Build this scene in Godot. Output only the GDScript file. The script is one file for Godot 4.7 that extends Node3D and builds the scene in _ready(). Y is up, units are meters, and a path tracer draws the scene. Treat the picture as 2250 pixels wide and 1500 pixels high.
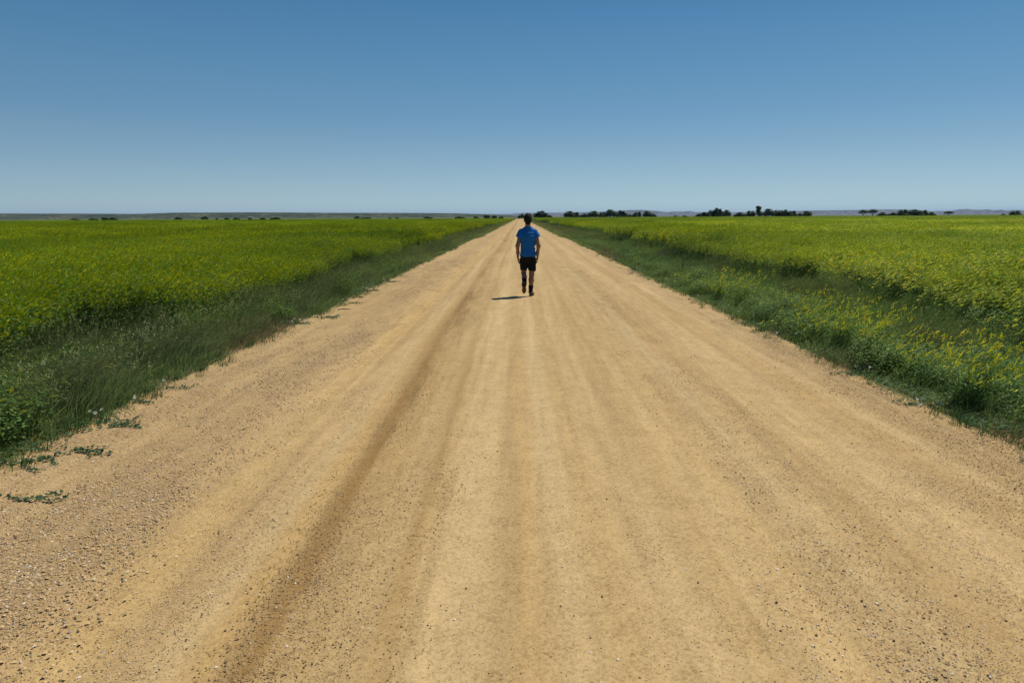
extends Node3D
# A straight gravel road through a blooming sweet clover field, one person walking away.

const ROAD_HALF := 3.8
const WIND := Vector3(1.0, 0.0, 0.25)
var rng := RandomNumberGenerator.new()
var noise := FastNoiseLite.new()
var used := {}
var leaf_mat: StandardMaterial3D
var stone_mat: StandardMaterial3D
var tree_mat: StandardMaterial3D

# ---------------------------------------------------------------- helpers
class Soup:
	var v := PackedVector3Array()
	var c := PackedColorArray()
	func tri(a: Vector3, b: Vector3, d: Vector3, col: Color) -> void:
		v.push_back(a); v.push_back(b); v.push_back(d)
		c.push_back(col); c.push_back(col); c.push_back(col)
	func mesh(m: Material) -> ArrayMesh:
		var arr := []
		arr.resize(Mesh.ARRAY_MAX)
		arr[Mesh.ARRAY_VERTEX] = v
		arr[Mesh.ARRAY_COLOR] = c
		var nn := PackedVector3Array()
		nn.resize(v.size())
		for i in range(0, v.size(), 3):
			var n := (v[i + 2] - v[i]).cross(v[i + 1] - v[i]).normalized()
			nn[i] = n; nn[i + 1] = n; nn[i + 2] = n
		arr[Mesh.ARRAY_NORMAL] = nn
		var out := ArrayMesh.new()
		out.add_surface_from_arrays(Mesh.PRIMITIVE_TRIANGLES, arr)
		out.surface_set_material(0, m)
		return out

func numbered(called: String) -> String:
	var n: int = used.get(called, 0)
	used[called] = n + 1
	return called if n == 0 else "%s_%03d" % [called, n]

func meta(o: Node3D, label: String, category := "", group := "", kind := "") -> void:
	if label: o.set_meta("label", label)
	if category: o.set_meta("category", category)
	if group: o.set_meta("group", group)
	if kind: o.set_meta("kind", kind)

func thing(called: String, label: String, category: String, where := Vector3.ZERO, group := "") -> Node3D:
	var o := Node3D.new()
	o.name = numbered(called)
	o.position = where
	meta(o, label, category, group)
	add_child(o)
	return o

func part(called: String, mesh: Mesh, parent: Node, kind := "") -> MeshInstance3D:
	var o := MeshInstance3D.new()
	o.name = called
	o.mesh = mesh
	if kind: o.set_meta("kind", kind)
	parent.add_child(o, true)
	return o

func scatter(called: String, mesh: Mesh, places: Array, tints: PackedColorArray, parent: Node3D) -> void:
	if places.is_empty(): return
	var mm := MultiMesh.new()
	mm.transform_format = MultiMesh.TRANSFORM_3D
	mm.use_colors = true
	mm.mesh = mesh
	mm.instance_count = places.size()
	for i in places.size():
		mm.set_instance_transform(i, places[i])
		mm.set_instance_color(i, tints[i])
	var o := MultiMeshInstance3D.new()
	o.name = called
	o.multimesh = mm
	o.set_meta("kind", "stuff")
	parent.add_child(o, true)

func matte(c: Color, rough := 0.9, spec := 0.3) -> StandardMaterial3D:
	var m := StandardMaterial3D.new()
	m.albedo_color = c.linear_to_srgb()
	m.roughness = rough
	m.metallic_specular = spec
	return m

func tinted(rough := 0.9, spec := 0.3) -> StandardMaterial3D:
	var m := StandardMaterial3D.new()
	m.vertex_color_use_as_albedo = true
	m.roughness = rough
	m.metallic_specular = spec
	return m

func rf(a: float, b: float) -> float:
	return rng.randf_range(a, b)

func vary(c: Color, by: float) -> Color:
	var k := 1.0 + rf(-by, by)
	return Color(c.r * k * (1.0 + rf(-by, by) * 0.4), c.g * k, c.b * k * (1.0 + rf(-by, by) * 0.4))

func place(p: Vector3, turn: float, s: Vector3) -> Transform3D:
	return Transform3D(Basis(Vector3.UP, turn).scaled(Vector3.ONE) * Basis.from_scale(s), p)

# height of the land across the road: verge, shallow ditch, field
func profile(x: float) -> float:
	var a := absf(x)
	if x < 0.0:
		if a < 3.8: return 0.0
		if a < 4.8: return lerpf(0.0, -0.14, smoothstep(3.8, 4.8, a))
		return lerpf(-0.14, 0.0, smoothstep(4.8, 6.4, a))
	if a < 3.8: return 0.0
	if a < 4.7: return lerpf(0.0, -0.1, smoothstep(3.8, 4.7, a))
	if a < 6.2: return lerpf(-0.1, -0.34, smoothstep(4.7, 6.2, a))
	return lerpf(-0.34, 0.0, smoothstep(6.2, 8.6, a))

func land(x: float, z: float) -> float:
	return profile(x) + 0.03 * noise.get_noise_2d(x * 30.0, z * 30.0) * smoothstep(3.9, 4.6, absf(x))

# ---------------------------------------------------------------- road surface
# bands across the road: [x, half width, height in metres, red, green, blue, strength]
var bands := [
	[-3.35, 0.40, 0.010, 0.330, 0.236, 0.128, 0.5],
	[-2.50, 0.50, 0.026, 0.305, 0.216, 0.118, 0.8],
	[-1.86, 0.22, -0.010, 0.385, 0.272, 0.126, 0.8],
	[-1.64, 0.09, 0.006, 0.310, 0.215, 0.118, 0.55],
	[-1.46, 0.09, -0.004, 0.390, 0.298, 0.170, 0.55],
	[-1.30, 0.09, -0.004, 0.330, 0.225, 0.100, 0.7],
	[-1.13, 0.125, 0.012, 0.215, 0.135, 0.055, 0.88],
	[-0.95, 0.12, 0.006, 0.285, 0.200, 0.095, 0.7],
	[-0.62, 0.08, 0.005, 0.285, 0.195, 0.090, 0.7],
	[-0.36, 0.20, -0.006, 0.405, 0.305, 0.172, 0.7],
	[-0.02, 0.10, 0.003, 0.330, 0.230, 0.112, 0.7],
	[0.16, 0.11, -0.003, 0.410, 0.318, 0.188, 0.7],
	[0.36, 0.07, 0.002, 0.335, 0.240, 0.120, 0.6],
	[0.62, 0.18, -0.004, 0.395, 0.296, 0.165, 0.6],
	[0.92, 0.07, 0.004, 0.315, 0.218, 0.104, 0.7],
	[1.25, 0.16, 0.002, 0.345, 0.247, 0.123, 0.6],
	[1.62, 0.14, 0.005, 0.400, 0.318, 0.195, 0.5],
	[1.95, 0.12, 0.003, 0.318, 0.222, 0.110, 0.6],
	[2.35, 0.20, -0.006, 0.390, 0.288, 0.158, 0.7],
	[2.80, 0.14, 0.004, 0.320, 0.220, 0.105, 0.7],
	[3.05, 0.14, -0.002, 0.395, 0.300, 0.172, 0.6],
	[3.42, 0.22, 0.012, 0.310, 0.222, 0.128, 0.6],
]

# the tracks sway a little, with a period of 96 m
func sway(z: float) -> float:
	return 0.045 * cos(z * TAU / 48.0) + 0.025 * cos(z * TAU / 19.2)

func road_height(x: float, z: float) -> float:
	var h := 0.02 * (1.0 - (x * x) / (ROAD_HALF * ROAD_HALF))
	var w := sway(z)
	for b in bands:
		var d: float = (x - w - b[0]) / b[1]
		if absf(d) < 2.0:
			h += b[2] * exp(-d * d * 1.4) * (0.75 + 0.8 * noise.get_noise_2d(z * 7.0, b[0] * 700.0))
	h += 0.008 * noise.get_noise_2d(x * 60.0, z * 10.0)
	if z > -14.0: h += 0.004 * noise.get_noise_2d(x * 320.0, z * 90.0) * smoothstep(-14.0, -6.0, z)
	if absf(x) > 3.7:
		h -= 0.12 * smoothstep(3.7, 4.15, absf(x))
	return h

func make_road() -> void:
	var xs := PackedFloat32Array()
	var nx := 200
	for i in nx + 1: xs.push_back(lerpf(-4.15, 4.15, i / float(nx)))
	var zs := PackedFloat32Array()
	var z := 6.0
	while z > -530.0:
		zs.push_back(z)
		z -= clampf(0.03 if z > -8.0 and z < -1.5 else 0.03 + 0.012 * absf(z + 1.5), 0.03, 12.0) if z < -1.5 else 0.4
	zs.push_back(-530.0)
	var v := PackedVector3Array(); var uv := PackedVector2Array(); var uv2 := PackedVector2Array(); var idx := PackedInt32Array()
	var cols := xs.size()
	for j in zs.size():
		for i in cols:
			v.push_back(Vector3(xs[i], road_height(xs[i], zs[j]), zs[j]))
			uv.push_back(Vector2(xs[i], zs[j]) / 1.37)
			uv2.push_back(Vector2((xs[i] + 4.15) / 8.3, zs[j] / 96.0))
	for j in zs.size() - 1:
		for i in cols - 1:
			var a := j * cols + i
			idx.append_array(PackedInt32Array([a, a + cols, a + 1, a + 1, a + cols, a + cols + 1]))
	var m := StandardMaterial3D.new()
	m.roughness = 0.95
	m.metallic_specular = 0.25
	var maps := grain_maps(1024, [[512, 0.45], [256, 0.8], [128, 0.7], [64, 0.4], [16, 0.35]], 11, [[0.0, Color(0.50, 0.46, 0.42)], [0.22, Color(0.80, 0.78, 0.75)], [0.5, Color(0.92, 0.91, 0.90)], [0.72, Color(0.97, 0.97, 0.97)], [1.0, Color(1, 1, 1)]], 2.0)
	m.albedo_texture = maps[0]
	m.normal_enabled = true
	m.normal_texture = maps[1]
	m.normal_scale = 0.35
	m.detail_enabled = true
	m.detail_blend_mode = BaseMaterial3D.BLEND_MODE_MUL
	m.detail_uv_layer = BaseMaterial3D.DETAIL_UV_2
	m.detail_albedo = road_colours()
	var o := part("dirt_road", smooth_mesh(v, idx, m, uv, uv2), self)
	meta(o, "sandy tan gravel road running straight to the horizon", "", "", "structure")

	# the side road that leaves to the left at the far end
	var s := Soup.new()
	for i in 24:
		var x0 := -3.6 - i * 2.5
		var x1 := x0 - 2.5
		s.tri(Vector3(x0, 0.02, -521), Vector3(x1, 0.02, -521), Vector3(x0, 0.02, -529), Color(0.36, 0.26, 0.14))
		s.tri(Vector3(x1, 0.02, -521), Vector3(x1, 0.02, -529), Vector3(x0, 0.02, -529), Color(0.36, 0.26, 0.14))
	o = part("side_road", s.mesh(tinted()), self)
	meta(o, "pale side road turning left at the far road end", "", "", "structure")

func road_colours() -> ImageTexture:
	var w := 1024
	var h := 1024
	var data := PackedByteArray()
	data.resize(w * h * 3)
	var n := FastNoiseLite.new()
	n.seed = 5
	n.frequency = 1.0
	n.fractal_octaves = 3
	var base := Vector3(0.346, 0.252, 0.132)
	var wob := PackedFloat32Array()
	var at := 0
	for j in h:
		var th := TAU * j / h
		var cz := cos(th) * 2.4
		var sz := sin(th) * 2.4
		var shift := sway(96.0 * j / h)
		var live := []
		for b in bands:
			live.append(clampf(0.75 + 0.9 * n.get_noise_3d(cz * 0.8, sz * 0.8, b[0] * 9.0), 0.15, 1.15) * b[6])
		for i in w:
			var x := -4.15 + 8.3 * (i + 0.5) / w
			var c := base
			var fine := n.get_noise_3d(x * 7.0, cz * 0.9, sz * 0.9)
			var blotch := n.get_noise_3d(x * 0.9, cz * 0.8, sz * 0.8 + 40.0)
			var edge := n.get_noise_3d(x * 11.0, cz * 5.0, sz * 5.0)
			for k in bands.size():
				var b: Array = bands[k]
				var d: float = (x - shift - b[0] + 0.035 * edge) / b[1]
				if d > -1.8 and d < 1.8:
					var t: float = exp(-d * d * 1.5) * live[k]
					c = c.lerp(Vector3(b[3], b[4], b[5]), clampf(t, 0.0, 1.0))
			c *= 1.0 + 0.13 * fine + 0.10 * edge
			c = c * (Vector3(1, 1, 1) + Vector3(0.10, 0.12, 0.16) * blotch)
			var col := Color(c.x * 1.37, c.y * 1.355, c.z * 1.23).linear_to_srgb()
			data[at] = clampi(int(col.r * 255.0), 0, 255)
			data[at + 1] = clampi(int(col.g * 255.0), 0, 255)
			data[at + 2] = clampi(int(col.b * 255.0), 0, 255)
			at += 3
	return ImageTexture.create_from_image(Image.create_from_data(w, h, false, Image.FORMAT_RGB8, data))

func ramp_of(stops: Array) -> Gradient:
	var g := Gradient.new()
	var off := PackedFloat32Array(); var cs := PackedColorArray()
	for s in stops:
		off.push_back(s[0]); cs.push_back(s[1])
	g.offsets = off
	g.colors = cs
	return g

func grain_texture(freq: float, sd: int, stops: Array, size := 1024, octaves := 4) -> NoiseTexture2D:
	var n := FastNoiseLite.new()
	n.seed = sd
	n.frequency = freq
	n.fractal_octaves = octaves
	n.noise_type = FastNoiseLite.TYPE_SIMPLEX_SMOOTH
	var t := NoiseTexture2D.new()
	t.width = size; t.height = size
	t.seamless = true
	t.noise = n
	t.color_ramp = ramp_of(stops)
	return t

# a grain that tiles without a seam: random lattices of several sizes, laid out three by three, enlarged and cut from the middle
func tile_grain(size: int, cells: Array, sd: int) -> PackedFloat32Array:
	var r := RandomNumberGenerator.new()
	r.seed = sd
	var sum := PackedFloat32Array()
	sum.resize(size * size)
	var total := 0.0
	for oct in cells:
		var n: int = oct[0]
		var raw := PackedByteArray()
		raw.resize(n * n)
		for i in n * n: raw[i] = r.randi() & 255
		var one := Image.create_from_data(n, n, false, Image.FORMAT_L8, raw)
		var all := Image.create(n * 3, n * 3, false, Image.FORMAT_L8)
		for y in 3:
			for x in 3: all.blit_rect(one, Rect2i(0, 0, n, n), Vector2i(x * n, y * n))
		all = all.get_region(Rect2i(n - 4, n - 4, n + 8, n + 8))
		var k := size / n
		all.resize((n + 8) * k, (n + 8) * k, Image.INTERPOLATE_CUBIC)
		var px := all.get_region(Rect2i(4 * k, 4 * k, size, size)).get_data()
		var w: float = oct[1]
		total += w
		for i in size * size: sum[i] += w * px[i]
	for i in size * size: sum[i] /= total * 255.0
	return sum

func grain_maps(size: int, cells: Array, sd: int, stops: Array, bump: float) -> Array:
	var f := tile_grain(size, cells, sd)
	var g := ramp_of(stops)
	var table := PackedByteArray()
	for i in 256:
		var c := g.sample(i / 255.0)
		table.append_array(PackedByteArray([int(c.r * 255.0), int(c.g * 255.0), int(c.b * 255.0)]))
	var data := PackedByteArray()
	data.resize(size * size * 3)
	var grey := PackedByteArray()
	grey.resize(size * size)
	for i in size * size:
		var q := clampi(int((f[i] - 0.5) * 2.2 * 127.0 + 127.0), 0, 255)
		grey[i] = q
		data[i * 3] = table[q * 3]
		data[i * 3 + 1] = table[q * 3 + 1]
		data[i * 3 + 2] = table[q * 3 + 2]
	var col := ImageTexture.create_from_image(Image.create_from_data(size, size, false, Image.FORMAT_RGB8, data))
	var nm := Image.create_from_data(size, size, false, Image.FORMAT_L8, grey)
	nm.convert(Image.FORMAT_RGBA8)
	nm.bump_map_to_normal_map(bump)
	return [col, ImageTexture.create_from_image(nm)]

func smooth_mesh(v: PackedVector3Array, idx: PackedInt32Array, m: Material, uv = null, uv2 = null, col = null) -> ArrayMesh:
	var n := PackedVector3Array()
	n.resize(v.size())
	for i in range(0, idx.size(), 3):
		var a := idx[i]; var b := idx[i + 1]; var c := idx[i + 2]
		var f := (v[c] - v[a]).cross(v[b] - v[a])
		n[a] += f; n[b] += f; n[c] += f
	for i in n.size(): n[i] = n[i].normalized()
	var arr := []
	arr.resize(Mesh.ARRAY_MAX)
	arr[Mesh.ARRAY_VERTEX] = v
	arr[Mesh.ARRAY_NORMAL] = n
	arr[Mesh.ARRAY_INDEX] = idx
	if uv != null: arr[Mesh.ARRAY_TEX_UV] = uv
	if uv2 != null: arr[Mesh.ARRAY_TEX_UV2] = uv2
	if col != null: arr[Mesh.ARRAY_COLOR] = col
	var out := ArrayMesh.new()
	out.add_surface_from_arrays(Mesh.PRIMITIVE_TRIANGLES, arr)
	out.surface_set_material(0, m)
	return out

# ---------------------------------------------------------------- land and hills
func make_ground() -> void:
	var xs := []
	for x in [20000, 9000, 5000, 2500, 1200, 600, 300, 150, 80, 40, 25, 16, 12, 10, 9, 8.2, 7.4, 6.8, 6.2, 5.6, 5.2, 4.8, 4.4, 4.15, 3.95, 3.6, 2.0]:
		xs.append(-x)
	xs.append(0.0)
	for x in [2.0, 3.6, 3.95, 4.15, 4.4, 4.8, 5.2, 5.6, 6.2, 6.8, 7.4, 8.2, 9, 10, 12, 16, 25, 40, 80, 150, 300, 600, 1200, 2500, 5000, 9000, 20000]:
		xs.append(x)
	var zs := []
	var z := 40.0
	while z > -22000.0:
		zs.append(z)
		z -= 0.5 if z > -30.0 else maxf(0.5, -z * 0.08)
	var v := PackedVector3Array(); var c := PackedColorArray(); var idx := PackedInt32Array()
	for zz in zs:
		for x in xs:
			var y := land(x, zz)
			if absf(x) < 4.1: y = -0.14
			v.push_back(Vector3(x, y, zz))
			var soil := Color(0.115, 0.098, 0.05)
			if absf(x) < 4.6: soil = Color(0.30, 0.215, 0.115)
			if zz < -560.0: soil = Color(0.12, 0.15, 0.06)
			c.push_back(soil)
	for j in zs.size() - 1:
		for i in xs.size() - 1:
			var a: int = j * xs.size() + i
			var w: int = xs.size()
			idx.append_array(PackedInt32Array([a, a + w, a + 1, a + 1, a + w, a + w + 1]))
	var m := tinted(0.95)
	m.albedo_texture = grain_texture(0.03, 3, [[0.0, Color(0.62, 0.62, 0.6)], [0.5, Color(0.88, 0.88, 0.86)], [1.0, Color(1, 1, 1)]], 512)
	m.uv1_triplanar = true
	m.uv1_world_triplanar = true
	m.uv1_scale = Vector3.ONE * 0.7
	var o := part("ground", smooth_mesh(v, idx, m, null, null, c), self)
	meta(o, "flat open prairie ground under the field", "", "", "structure")

func along(pts: Array, x: float) -> float:
	if x <= pts[0][0]: return pts[0][1]
	for i in pts.size() - 1:
		if x < pts[i + 1][0]:
			var t: float = (x - pts[i][0]) / (pts[i + 1][0] - pts[i][0])
			return lerpf(pts[i][1], pts[i + 1][1], t)
	return pts[pts.size() - 1][1]

func make_hills() -> void:
	var left := LEFT_RIDGE
	var n := FastNoiseLite.new()
	n.seed = 21
	n.frequency = 0.006
	n.fractal_octaves = 4
	var v := PackedVector3Array(); var c := PackedColorArray(); var idx := PackedInt32Array()
	var nx := 420
	var nz := 34
	for j in nz + 1:
		var t := j / float(nz)
		var z := lerpf(-1900.0, -2950.0, t)
		for i in nx + 1:
			var x := lerpf(-2700.0, 120.0, i / float(nx)) * (-z / 2600.0)
			var top := along(left, x * 2600.0 / -z)
			# slope up to the brow, then a level top
			var gully := absf(n.get_noise_2d(x * 1.0, z * 0.35))
			var rise := smoothstep(0.0, 0.66, t + 0.10 * n.get_noise_2d(x * 0.4, 9.0) - (0.16 * (0.25 - gully) if gully < 0.25 else 0.0) * (1.0 - t))
			var y := -0.5 + (top + 0.5) * rise * (1.0 if t < 0.66 else lerpf(1.0, 0.86, (t - 0.66) / 0.34))
			y += 0.5 * n.get_noise_2d(x * 6.0, z * 3.0) * rise
			v.push_back(Vector3(x, y, z))
			var g := n.get_noise_2d(x * 0.8 + 500.0, z * 0.5)
			var g2 := n.get_noise_2d(x * 3.0 - 900.0, z * 2.0)
			var col := Color(0.036, 0.052, 0.028).lerp(Color(0.075, 0.080, 0.045), clampf(g * 1.8 + 0.25, 0.0, 1.0))
			if g2 > 0.24: col = col.lerp(Color(0.016, 0.026, 0.018), 0.85)
			if g2 < -0.46: col = col.lerp(Color(0.20, 0.18, 0.13), 0.6)
			c.push_back(col)
	for j in nz:
		for i in nx:
			var a := j * (nx + 1) + i
			idx.append_array(PackedInt32Array([a, a + nx + 1, a + 1, a + 1, a + nx + 1, a + nx + 2]))
	var o := part("grassy_hills", smooth_mesh(v, idx, tinted(0.95), null, null, c), self)
	meta(o, "long low grey-green grassy ridge behind the left field", "", "", "structure")

	var right := RIGHT_RIDGE
	n.frequency = 0.0011
	v = PackedVector3Array(); c = PackedColorArray(); idx = PackedInt32Array()
	nx = 900
	nz = 46
	for j in nz + 1:
		var t := j / float(nz)
		var z := lerpf(-13400.0, -16400.0, t)
		for i in nx + 1:
			var x := lerpf(-1500.0, 6700.0, i / float(nx)) * (-z / 7500.0)
			var top := 2.0 * (along(right, x * 7500.0 / -z) - 1.75) + 1.75
			var rill := 1.0 - absf(n.get_noise_2d(x * 3.2, z * 1.1)) * 1.6
			var rise := smoothstep(0.02, 0.53, t + 0.16 * (rill - 0.72) + 0.06 * n.get_noise_2d(x, 77.0))
			var step := rise
			step = lerpf(step, (floorf(step * 5.0) + smoothstep(0.0, 0.45, fposmod(step * 5.0, 1.0))) / 5.0, 0.6)
			var y := -1.0 + (top + 1.0) * step * (1.0 if t < 0.55 else lerpf(1.0, 0.75, (t - 0.55) / 0.45))
			v.push_back(Vector3(x, y, z))
			var col := Color(0.165, 0.16, 0.16)
			var bed := sin(y * 0.28 + 1.5 * n.get_noise_2d(x * 0.5, 5.0))
			col = col.lerp(Color(0.10, 0.095, 0.09), clampf(0.5 + 0.5 * bed, 0.0, 1.0) * 0.75)
			if step > 0.93: col = Color(0.075, 0.085, 0.05)
			elif n.get_noise_2d(x * 4.0 + 70.0, z * 3.0) > 0.22: col = col.lerp(Color(0.07, 0.08, 0.05), 0.8)
			c.push_back(col)
	for j in nz:
		for i in nx:
			var a := j * (nx + 1) + i
			idx.append_array(PackedInt32Array([a, a + nx + 1, a + 1, a + 1, a + nx + 1, a + nx + 2]))
	o = part("badlands_hills", smooth_mesh(v, idx, tinted(0.95), null, null, c), self)
	meta(o, "distant hazy blue badlands ridge with eroded buttes on the right", "", "", "structure")

# ---------------------------------------------------------------- small plant shapes
func blade(s: Soup, base: Vector3, up: float, lean: Vector3, width: float, col: Color) -> void:
	var side := Vector3(rf(-1, 1), 0, rf(-1, 1)).normalized() * width * 0.5
	var mid := base + Vector3(0, up * 0.58, 0) + lean * 0.3
	var tip := base + Vector3(0, up, 0) + lean
	s.tri(base - side, base + side, mid + side * 0.8, col)
	s.tri(base - side, mid + side * 0.8, mid - side * 0.8, col)
	s.tri(mid - side * 0.8, mid + side * 0.8, tip, col)

func sprig(s: Soup, a: Vector3, b: Vector3, r: float, col: Color) -> void:
	# a three-sided spindle: a raceme, a seed head, a twig of flowers
	var d := (b - a).normalized()
	var x := d.cross(Vector3(0.3, 0.2, 0.9)).normalized()
	var y := d.cross(x)
	var m := a.lerp(b, 0.42)
	var p := [m + x * r, m + (x * -0.5 + y * 0.87) * r, m + (x * -0.5 - y * 0.87) * r]
	for k in 3:
		s.tri(a, p[k], p[(k + 1) % 3], col)
		s.tri(b, p[(k + 1) % 3], p[k], col)

func leaf(s: Soup, p: Vector3, dir: Vector3, length: float, width: float, col: Color) -> void:
	var side := dir.cross(Vector3(rf(-1, 1), 1.2, rf(-1, 1))).normalized() * width * 0.5
	var m := p + dir * length * 0.45
	var e := p + dir * length
	s.tri(p, m + side, e, col)
	s.tri(p, e, m - side, col)

func any_dir(up_low := -0.3, up_high := 0.7) -> Vector3:
	var a := rf(0, TAU)
	return Vector3(cos(a), rf(up_low, up_high), sin(a)).normalized()

const YELLOW := Color(0.70, 0.71, 0.065)
const LIME := Color(0.46, 0.57, 0.075)
const CLOVER_LEAF := Color(0.130, 0.228, 0.052)

func clover_stem(s: Soup, base: Vector3, h: float, leaves: int, blooms: int, big := 1.0) -> void:
	var lean := WIND * h * rf(0.10, 0.42) + Vector3(rf(-0.12, 0.12), 0, rf(-0.12, 0.12))
	var top := base + Vector3(0, h, 0) + lean
	blade(s, base, h, lean, 0.008 * big, vary(Color(0.10, 0.15, 0.03), 0.2))
	for k in leaves:
		var t := pow(rf(0.0, 1.0), 0.75) * 0.92 + 0.05
		var p := base + Vector3(0, h * t, 0) + lean * t * t + any_dir(-0.2, 0.5) * rf(0.0, 0.11) * (1.2 - 0.5 * t)
		leaf(s, p, any_dir(), rf(0.028, 0.05) * big, rf(0.014, 0.024) * big, vary(CLOVER_LEAF, 0.45))
	for k in blooms:
		var t := 1.0 - 0.36 * pow(rng.randf(), 1.3)
		var p := base + Vector3(0, h * t, 0) + lean * t * t + any_dir(0.0, 0.4) * rf(0.01, 0.11)
		var d := (Vector3(rf(-0.35, 0.35), rf(0.15, 0.8), rf(-0.35, 0.35)) + WIND * rf(0.4, 1.1)).normalized()
		var col := YELLOW if rng.randf() < 0.5 else LIME
		sprig(s, p, p + d * rf(0.05, 0.11) * big, rf(0.008, 0.0145) * big, vary(col, 0.2))

func clover_patch(size: float, stems: int, leaves: int, blooms: float, h0: float, h1: float, big: float) -> ArrayMesh:
	var s := Soup.new()
	for k in stems:
		var base := Vector3(rf(-0.5, 0.5) * size, -0.03, rf(-0.5, 0.5) * size)
		var nb := int(floor(blooms)) + (1 if rng.randf() < fposmod(blooms, 1.0) else 0)
		clover_stem(s, base, rf(h0, h1), leaves, nb, big)
	return s.mesh(leaf_mat)

func grass_patch(kind: int) -> ArrayMesh:
	var s := Soup.new()
	var r := 0.26
	match kind:
		0: # lush green blades
			for k in 110:
				var a := rf(0, TAU); var q := sqrt(rng.randf()) * r
				var up := rf(0.16, 0.40)
				blade(s, Vector3(cos(a) * q, -0.03, sin(a) * q), up, WIND * up * rf(0.1, 0.9) + Vector3(rf(-0.1, 0.1), 0, rf(-0.1, 0.1)), rf(0.004, 0.008), vary(Color(0.135, 0.210, 0.065) if k % 3 else Color(0.28, 0.33, 0.11), 0.4))
		1: # brome with nodding pale seed heads
			for k in 80:
				var a := rf(0, TAU); var q := sqrt(rng.randf()) * r
				var up := rf(0.18, 0.46)
				blade(s, Vector3(cos(a) * q, -0.03, sin(a) * q), up, WIND * up * rf(0.3, 1.1) + Vector3(rf(-0.1, 0.1), 0, rf(-0.1, 0.1)), rf(0.004, 0.007), vary(Color(0.135, 0.195, 0.078) if k % 3 else Color(0.28, 0.32, 0.14), 0.4))
			for k in 26:
				var a := rf(0, TAU); var q := sqrt(rng.randf()) * r
				var b := Vector3(cos(a) * q, -0.03, sin(a) * q)
				var up := rf(0.34, 0.60)
				var lean := WIND * up * rf(0.2, 0.95) + Vector3(rf(-0.06, 0.06), 0, rf(-0.06, 0.06))
				blade(s, b, up, lean, 0.0035, vary(Color(0.12, 0.15, 0.07), 0.2))
				var top := b + Vector3(0, up, 0) + lean
				for i in 7:
					var p := top - (Vector3(0, up, 0) + lean * 1.6).normalized() * rf(0.0, 0.10)
					var d := (WIND * rf(0.7, 1.4) + Vector3(rf(-0.3, 0.3), rf(-0.7, 0.35), rf(-0.3, 0.3))).normalized()
					sprig(s, p, p + d * rf(0.03, 0.065), rf(0.0022, 0.0042), vary(Color(0.40, 0.44, 0.20), 0.3))
		2: # short mat with broad leaves
			for k in 90:
				var a := rf(0, TAU); var q := sqrt(rng.randf()) * r
				var up := rf(0.03, 0.14)
				blade(s, Vector3(cos(a) * q, -0.02, sin(a) * q), up, WIND * up * rf(-0.2, 0.8) + Vector3(rf(-0.07, 0.07), 0, rf(-0.07, 0.07)), rf(0.005, 0.009), vary(Color(0.140, 0.225, 0.068) if k % 3 else Color(0.26, 0.31, 0.10), 0.4))
			for k in 70:
				var a := rf(0, TAU); var q := sqrt(rng.randf()) * r
				leaf(s, Vector3(cos(a) * q, rf(0.01, 0.10), sin(a) * q), any_dir(-0.2, 0.5), rf(0.025, 0.05), rf(0.015, 0.03), vary(Color(0.085, 0.175, 0.068), 0.35))
		3: # dry reddish brown weeds
			for k in 60:
				var a := rf(0, TAU); var q := sqrt(rng.randf()) * r
				var up := rf(0.10, 0.34)
				blade(s, Vector3(cos(a) * q, -0.03, sin(a) * q), up, WIND * up * rf(0.1, 0.8) + Vector3(rf(-0.1, 0.1), 0, rf(-0.1, 0.1)), rf(0.003, 0.006), vary(Color(0.17, 0.15, 0.07) if k % 2 else Color(0.11, 0.15, 0.055), 0.3))
			for k in 60:
				var a := rf(0, TAU); var q := sqrt(rng.randf()) * r
				var p := Vector3(cos(a) * q, rf(0.12, 0.34), sin(a) * q)
				sprig(s, p, p + any_dir(-0.5, 0.6) * rf(0.02, 0.05), rf(0.002, 0.004), vary(Color(0.22, 0.175, 0.10), 0.25))
		4: # sparse tuft on the gravel edge
			for k in 26:
				var a := rf(0, TAU); var q := sqrt(rng.randf()) * 0.07
				var up := rf(0.04, 0.15)
				blade(s, Vector3(cos(a) * q, -0.01, sin(a) * q), up, WIND * up * rf(0.0, 0.8) + Vector3(rf(-0.06, 0.06), 0, rf(-0.06, 0.06)), rf(0.004, 0.007), vary(Color(0.055, 0.125, 0.035), 0.3))
		5: # far verge: coarser blades, same colours
			for k in 120:
				var p := Vector3(rf(-0.6, 0.6), -0.03, rf(-0.6, 0.6))
				var up := rf(0.2, 0.46)
				blade(s, p, up, WIND * up * rf(0.1, 0.9) + Vector3(rf(-0.1, 0.1), 0, rf(-0.1, 0.1)), rf(0.012, 0.022), vary(Color(0.135, 0.205, 0.068) if k % 3 else Color(0.28, 0.33, 0.12), 0.4))
			for k in 60:
				var p := Vector3(rf(-0.6, 0.6), rf(0.28, 0.5), rf(-0.6, 0.6))
				sprig(s, p, p + (WIND + Vector3(0, rf(-0.5, 0.5), 0)).normalized() * rf(0.06, 0.12), 0.006, vary(Color(0.36, 0.39, 0.20), 0.25))
	return s.mesh(leaf_mat)

func white(k := 1.0) -> Color:
	return Color(k, k, k)

func tint_at(x: float, z: float) -> Color:
	var a := noise.get_noise_2d(x * 1.6 + 300.0, z * 1.6)
	var b := noise.get_noise_2d(x * 7.0, z * 7.0 + 80.0)
	var k := 1.0 + 0.22 * a + 0.24 * b
	return Color(k * (1.0 + 0.10 * b), k, k * (1.0 - 0.1 * b))

# how strongly the crop blooms here: drifts of flowers and greener hollows
func bloom_at(x: float, z: float) -> float:
	return 0.5 + 0.55 * noise.get_noise_2d(x * 1.1, z * 2.2 + 40.0) + 0.45 * noise.get_noise_2d(x * 5.5 + 9.0, z * 5.5)

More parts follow.
